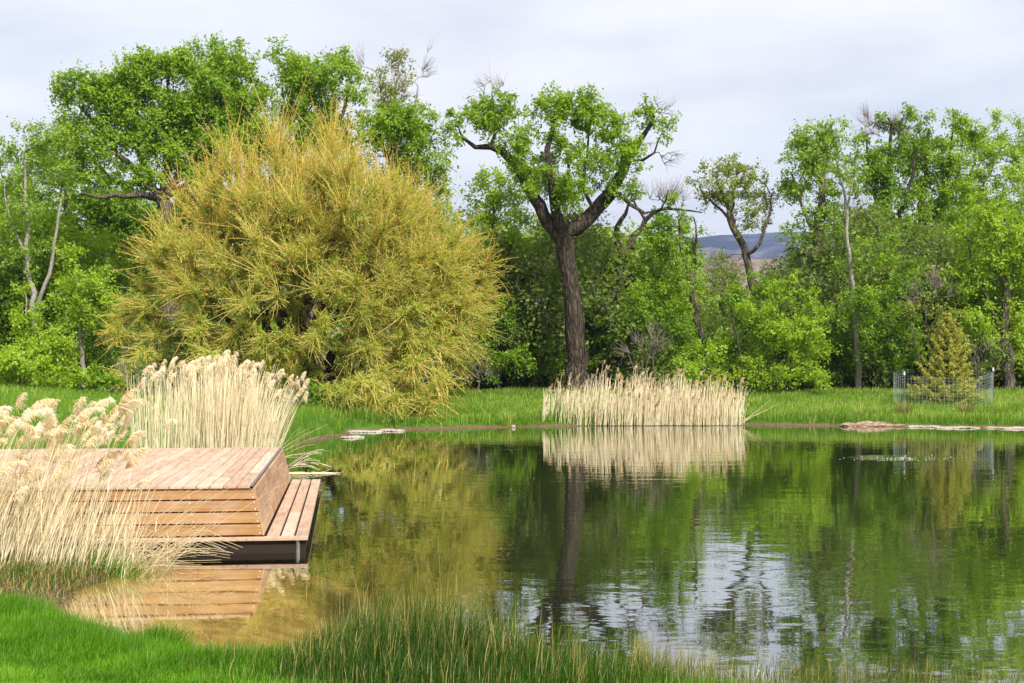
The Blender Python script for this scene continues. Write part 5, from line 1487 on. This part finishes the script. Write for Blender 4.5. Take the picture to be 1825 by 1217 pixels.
def build_shore():
    wood = bark_mat('driftwood', (.17, .10, .065), (.52, .38, .27), 5, 3.0, .6)
    stone = bark_mat('shore_stone', (.26, .21, .17), (.60, .52, .45), 7, 1.0, .5)
    pale = bark_mat('pale_flat_stone', (.26, .20, .155), (.60, .51, .43), 9, 1.0, .5)
    def thing(name, label, cat, px, py, hl, hd, hh, m, seed, Yo=None, rot=0.0, taper=0.0, rough=.16):
        Y = Yo or 5830.0 / (py - 645)
        x = (px - CX) / F * Y
        s = Y / F
        V, Q = lump((0, 0, 0), (hl * s, hd, hh), seed, rot=rot, taper=taper, rough=rough)
        o = obj(name, make_mesh(name, V, Q, None, m, smooth_shade=True), None, (x, Y, hh * .2))
        tag(o, label, cat)
    thing('driftwood_log', 'long weathered brown driftwood log on the far right shore', 'log', 1556, 760, 60, .26, .15, wood, 1, taper=.35, rough=.3)
    thing('driftwood_log', 'thin dark driftwood branch left of the long log', 'log', 1465, 758, 42, .10, .05, wood, 2, taper=.5, rough=.35)
    thing('driftwood_log', 'short log stub lying against the right end of the long log', 'log', 1607, 759, 22, .14, .07, wood, 3, rough=.3)
    thing('flat_stone', 'pale flat stone just right of the driftwood log', 'stone', 1646, 761, 32, .22, .05, pale, 4, rough=.22)
    thing('flat_stone', 'longest pale flat stone in the right shore row', 'stone', 1706, 763, 42, .24, .05, pale, 5, rough=.22)
    thing('flat_stone', 'rounded pale stone standing highest in the right shore row', 'stone', 1747, 761, 13, .2, .085, pale, 6, rough=.22)
    thing('flat_stone', 'low stone between the rounded stone and the one at the right edge', 'stone', 1772, 763, 18, .2, .045, pale, 14, rough=.25)
    thing('flat_stone', 'pale flat stone at the right edge of the far shore', 'stone', 1812, 764, 36, .25, .055, pale, 7, rough=.22)
    thing('flat_stone', 'low grey rock in the water at the cove corner', 'stone', 628, 780, 22, .34, .05, stone, 8, rough=.22)
    thing('flat_stone', 'brown flat slab along the cove edge behind the low rock', 'stone', 648, 770, 36, .30, .05, stone, 9, rough=.2)
    thing('flat_stone', 'pale slab at the right end of the cove stones', 'stone', 697, 768, 26, .30, .055, pale, 10, rough=.2)
    thing('flat_stone', 'small pale stone alone on the muddy far edge', 'stone', 915, 762, 4, .1, .08, pale, 11)
    # pieces in the near grass
    x, y = (126 - CX) / F * 8.5, 8.5
    V, Q = lump((0, 0, 0), (.028, .02, .018), 12)
    tag(obj('earth_clod', make_mesh('earth_clod', V, Q, None, plain_mat('clod_dark', (.03, .022, .018), .9), smooth_shade=True), None, (x, y, float(ground_z(x, y)[0]) + .06)), 'small dark earth clod lying on the lawn', 'clod')
    def dry_leaf(label, px, py, Y, h, seed, n=7):
        rng = np.random.default_rng(seed)
        b = W(px, py, Y); gz = float(ground_z(b[0], b[1])[0])
        root = empty('dry_reed_leaf', (b[0], Y, gz), label, 'leaf')
        P = []
        for i in range(n):
            s_ = rng.normal(0, .03); sg = rng.choice((-1, 1)); ts = np.linspace(0, 1, 9)
            hh = (b[2] - gz) * rng.uniform(.8, 1.0)
            w_ = rng.uniform(.05, h)
            P.append(np.stack([b[0] + s_ + sg * w_ * ts ** 1.3, Y + rng.normal(0, .02) + 0 * ts, gz + hh * np.sin(np.minimum(ts * 2.3, 2.3)) ], -1))
        P = np.array(P)
        side = np.array([.3, .95, 0]); side = unit(side)
        w = np.array([.3, .8, 1, 1, 1, 1, .9, .7, .2]) * .0075
        V = np.stack([P - side * w[None, :, None] + np.array([0, 0, .6]) * w[None, :, None], P + side * w[None, :, None] - np.array([0, 0, .6]) * w[None, :, None]], 2).reshape(-1, 3)
        o_ = np.arange(n)[:, None] * 18
        Q = np.concatenate([o_ + np.array([[2 * j, 2 * j + 1, 2 * j + 3, 2 * j + 2]]) for j in range(8)])
        part('blades', V, Q, None, M_PLUME, root, attrs={'tint': np.full(len(V), .9)})
    dry_leaf('curled pale dry reed leaf standing in the sedge beside a broad green blade', 903, 1125, 10.6, .06, 1)
    dry_leaf('arched pale dry reed leaf at the bottom water edge', 1362, 1182, 9.75, .07, 2, 6)
    dry_leaf('pale broken reed stalk at the bottom edge left of the arched leaf', 1190, 1188, 9.7, .14, 3, 4)
    # two broad green reed blades in the sedge
    for lab, px, py, Y, h in (('broad bright green blade rising above the sedge beside the curled dry leaf', 915, 1098, 10.7, .3), ('broad bright green blade low in the middle of the sedge', 716, 1150, 9.9, .26)):
        b = W(px, py, Y); gz = float(ground_z(b[0] - .05, Y)[0])
        ts = np.linspace(0, 1, 9)
        c = np.stack([b[0] - .07 * (1 - ts), np.full(9, Y), gz + (b[2] - gz) * ts], -1)
        w = np.array([.4, .7, .9, 1, 1, .9, .7, .4, .05]) * .010
        V = np.stack([c - np.array([1, .3, 0]) * w[:, None], c + np.array([1, .3, 0]) * w[:, None]], 1).reshape(-1, 3)
        Q = [(2 * j, 2 * j + 1, 2 * j + 3, 2 * j + 2) for j in range(8)]
        root = empty('green_reed_blade', (float(c[0, 0]), Y, gz), lab, 'reed blade')
        part('blade', V, Q, None, M_LAWN, root, attrs={'tint': np.full(len(V), .8)})


# ------------------------------------------------------------------ light, sky, camera
SUN_EL, SUN_AZ = rad(46), rad(152)     # azimuth measured from +Y (view direction) towards +X: behind the camera, to the right


def build_light():
    w = bpy.data.worlds.new('World'); scene.world = w; w.use_nodes = True
    nt = w.node_tree; ns, ln = nt.nodes, nt.links; ns.clear()
    sky = ns.new('ShaderNodeTexSky'); sky.sky_type = 'NISHITA'; sky.sun_disc = False
    sky.sun_elevation = SUN_EL; sky.sun_rotation = SUN_AZ
    bg = ns.new('ShaderNodeBackground'); bg.inputs['Strength'].default_value = .12
    # thin high cloud: noise on the sky direction
    tc = ns.new('ShaderNodeTexCoord')
    sp = ns.new('ShaderNodeSeparateXYZ'); ln.new(tc.outputs['Generated'], sp.inputs[0])
    zz = node(ns, 'ShaderNodeMath', operation='ADD'); zz.inputs[1].default_value = .12; ln.new(sp.outputs[2], zz.inputs[0])
    dv = node(ns, 'ShaderNodeMath', operation='MAXIMUM'); dv.inputs[1].default_value = .05; ln.new(zz.outputs[0], dv.inputs[0])
    pr = node(ns, 'ShaderNodeVectorMath', operation='DIVIDE'); ln.new(tc.outputs['Generated'], pr.inputs[0])
    cb = ns.new('ShaderNodeCombineXYZ')
    for i in range(3): ln.new(dv.outputs[0], cb.inputs[i])
    ln.new(cb.outputs[0], pr.inputs[1])
    mp = ns.new('ShaderNodeMapping'); mp.inputs['Scale'].default_value = (.8, .8, 0); mp.inputs['Location'].default_value = (2.2, .35, 0); mp.inputs['Rotation'].default_value = (0, 0, .35)
    ln.new(pr.outputs[0], mp.inputs[0])
    nz = ns.new('ShaderNodeTexNoise'); nz.inputs['Scale'].default_value = 1.1; nz.inputs['Detail'].default_value = 5; nz.inputs['Roughness'].default_value = .5; nz.inputs['Distortion'].default_value = .5
    ln.new(mp.outputs[0], nz.inputs['Vector'])
    cov = ramp(ns, [(.30, (.72, .72, .72)), (.52, (.97, .97, .97)), (1, (1, 1, 1))]); ln.new(nz.outputs[0], cov.inputs[0])
    n2 = ns.new('ShaderNodeTexNoise'); n2.inputs['Scale'].default_value = 2.3; n2.inputs['Detail'].default_value = 4
    ln.new(mp.outputs[0], n2.inputs['Vector'])
    cc = ramp(ns, [(.3, (5.35, 5.5, 6.1)), (.5, (6.35, 6.4, 6.72)), (.7, (7.1, 7.1, 7.2))]); ln.new(n2.outputs[0], cc.inputs[0])
    mx = node(ns, 'ShaderNodeMix', data_type='RGBA'); ln.new(cov.outputs[0], mx.inputs[0]); ln.new(sky.outputs[0], mx.inputs[6]); ln.new(cc.outputs[0], mx.inputs[7])
    ln.new(mx.outputs[2], bg.inputs[0])
    out = ns.new('ShaderNodeOutputWorld'); ln.new(bg.outputs[0], out.inputs[0])
    L = bpy.data.lights.new('sun', 'SUN'); L.energy = 5.0; L.angle = rad(3.5); L.color = (1, .95, .87)
    o = bpy.data.objects.new('sun', L); COL.objects.link(o)
    o.rotation_euler = (rad(90) - SUN_EL, 0, -SUN_AZ + math.pi)
    cam = bpy.data.cameras.new('camera'); cam.lens = 50; cam.sensor_width = 36; cam.shift_y = 36.5 / 1825; cam.clip_end = 20000; cam.clip_start = .1
    c = bpy.data.objects.new('camera', cam); COL.objects.link(c); c.location = (0, 0, CAMZ); c.rotation_euler = (rad(90), 0, 0)
    scene.camera = c


def build_haze():
    m, nt, ns, ln = mat('haze_air')
    v = ns.new('ShaderNodeVolumePrincipled'); v.inputs['Density'].default_value = .00016; v.inputs['Color'].default_value = (.56, .70, 1, 1); v.inputs['Anisotropy'].default_value = .2
    out = ns.new('ShaderNodeOutputMaterial'); ln.new(v.outputs[0], out.inputs['Volume'])
    x, y0, y1, z0, z1 = 7000, -500, 7000, -6, 420
    V = [(-x, y0, z0), (x, y0, z0), (x, y1, z0), (-x, y1, z0), (-x, y0, z1), (x, y0, z1), (x, y1, z1), (-x, y1, z1)]
    o = obj('haze', make_mesh('haze', V, [(0, 3, 2, 1), (4, 5, 6, 7), (0, 1, 5, 4), (1, 2, 6, 5), (2, 3, 7, 6), (3, 0, 4, 7)], None, m))
    tag(o, 'thin blue haze in the air towards the far hill', 'haze', kind='stuff')


HAZE = True
build_light()
if HAZE: build_haze()
build_ground()
build_water()
build_specks()
build_hills()
build_far_wood()
build_trees()
build_willow()
build_spruce()
build_deck()
build_reeds()
build_grass()
build_shore()

scene.view_settings.view_transform = 'Standard'
scene.view_settings.look = 'None'
scene.view_settings.exposure = 0.42
scene.view_settings.gamma = 1.0
scene.cycles.max_bounces = 10
scene.cycles.diffuse_bounces = 5
scene.cycles.glossy_bounces = 3
scene.cycles.transmission_bounces = 8
scene.cycles.transparent_max_bounces = 8
scene.cycles.use_denoising = True
scene.cycles.denoiser = 'OPENIMAGEDENOISE'
scene.cycles.denoising_input_passes = 'RGB_ALBEDO_NORMAL'
scene.cycles.denoising_prefilter = 'NONE'
scene.cycles.volume_bounces = 0
scene.cycles.caustics_reflective = False
scene.cycles.caustics_refractive = False
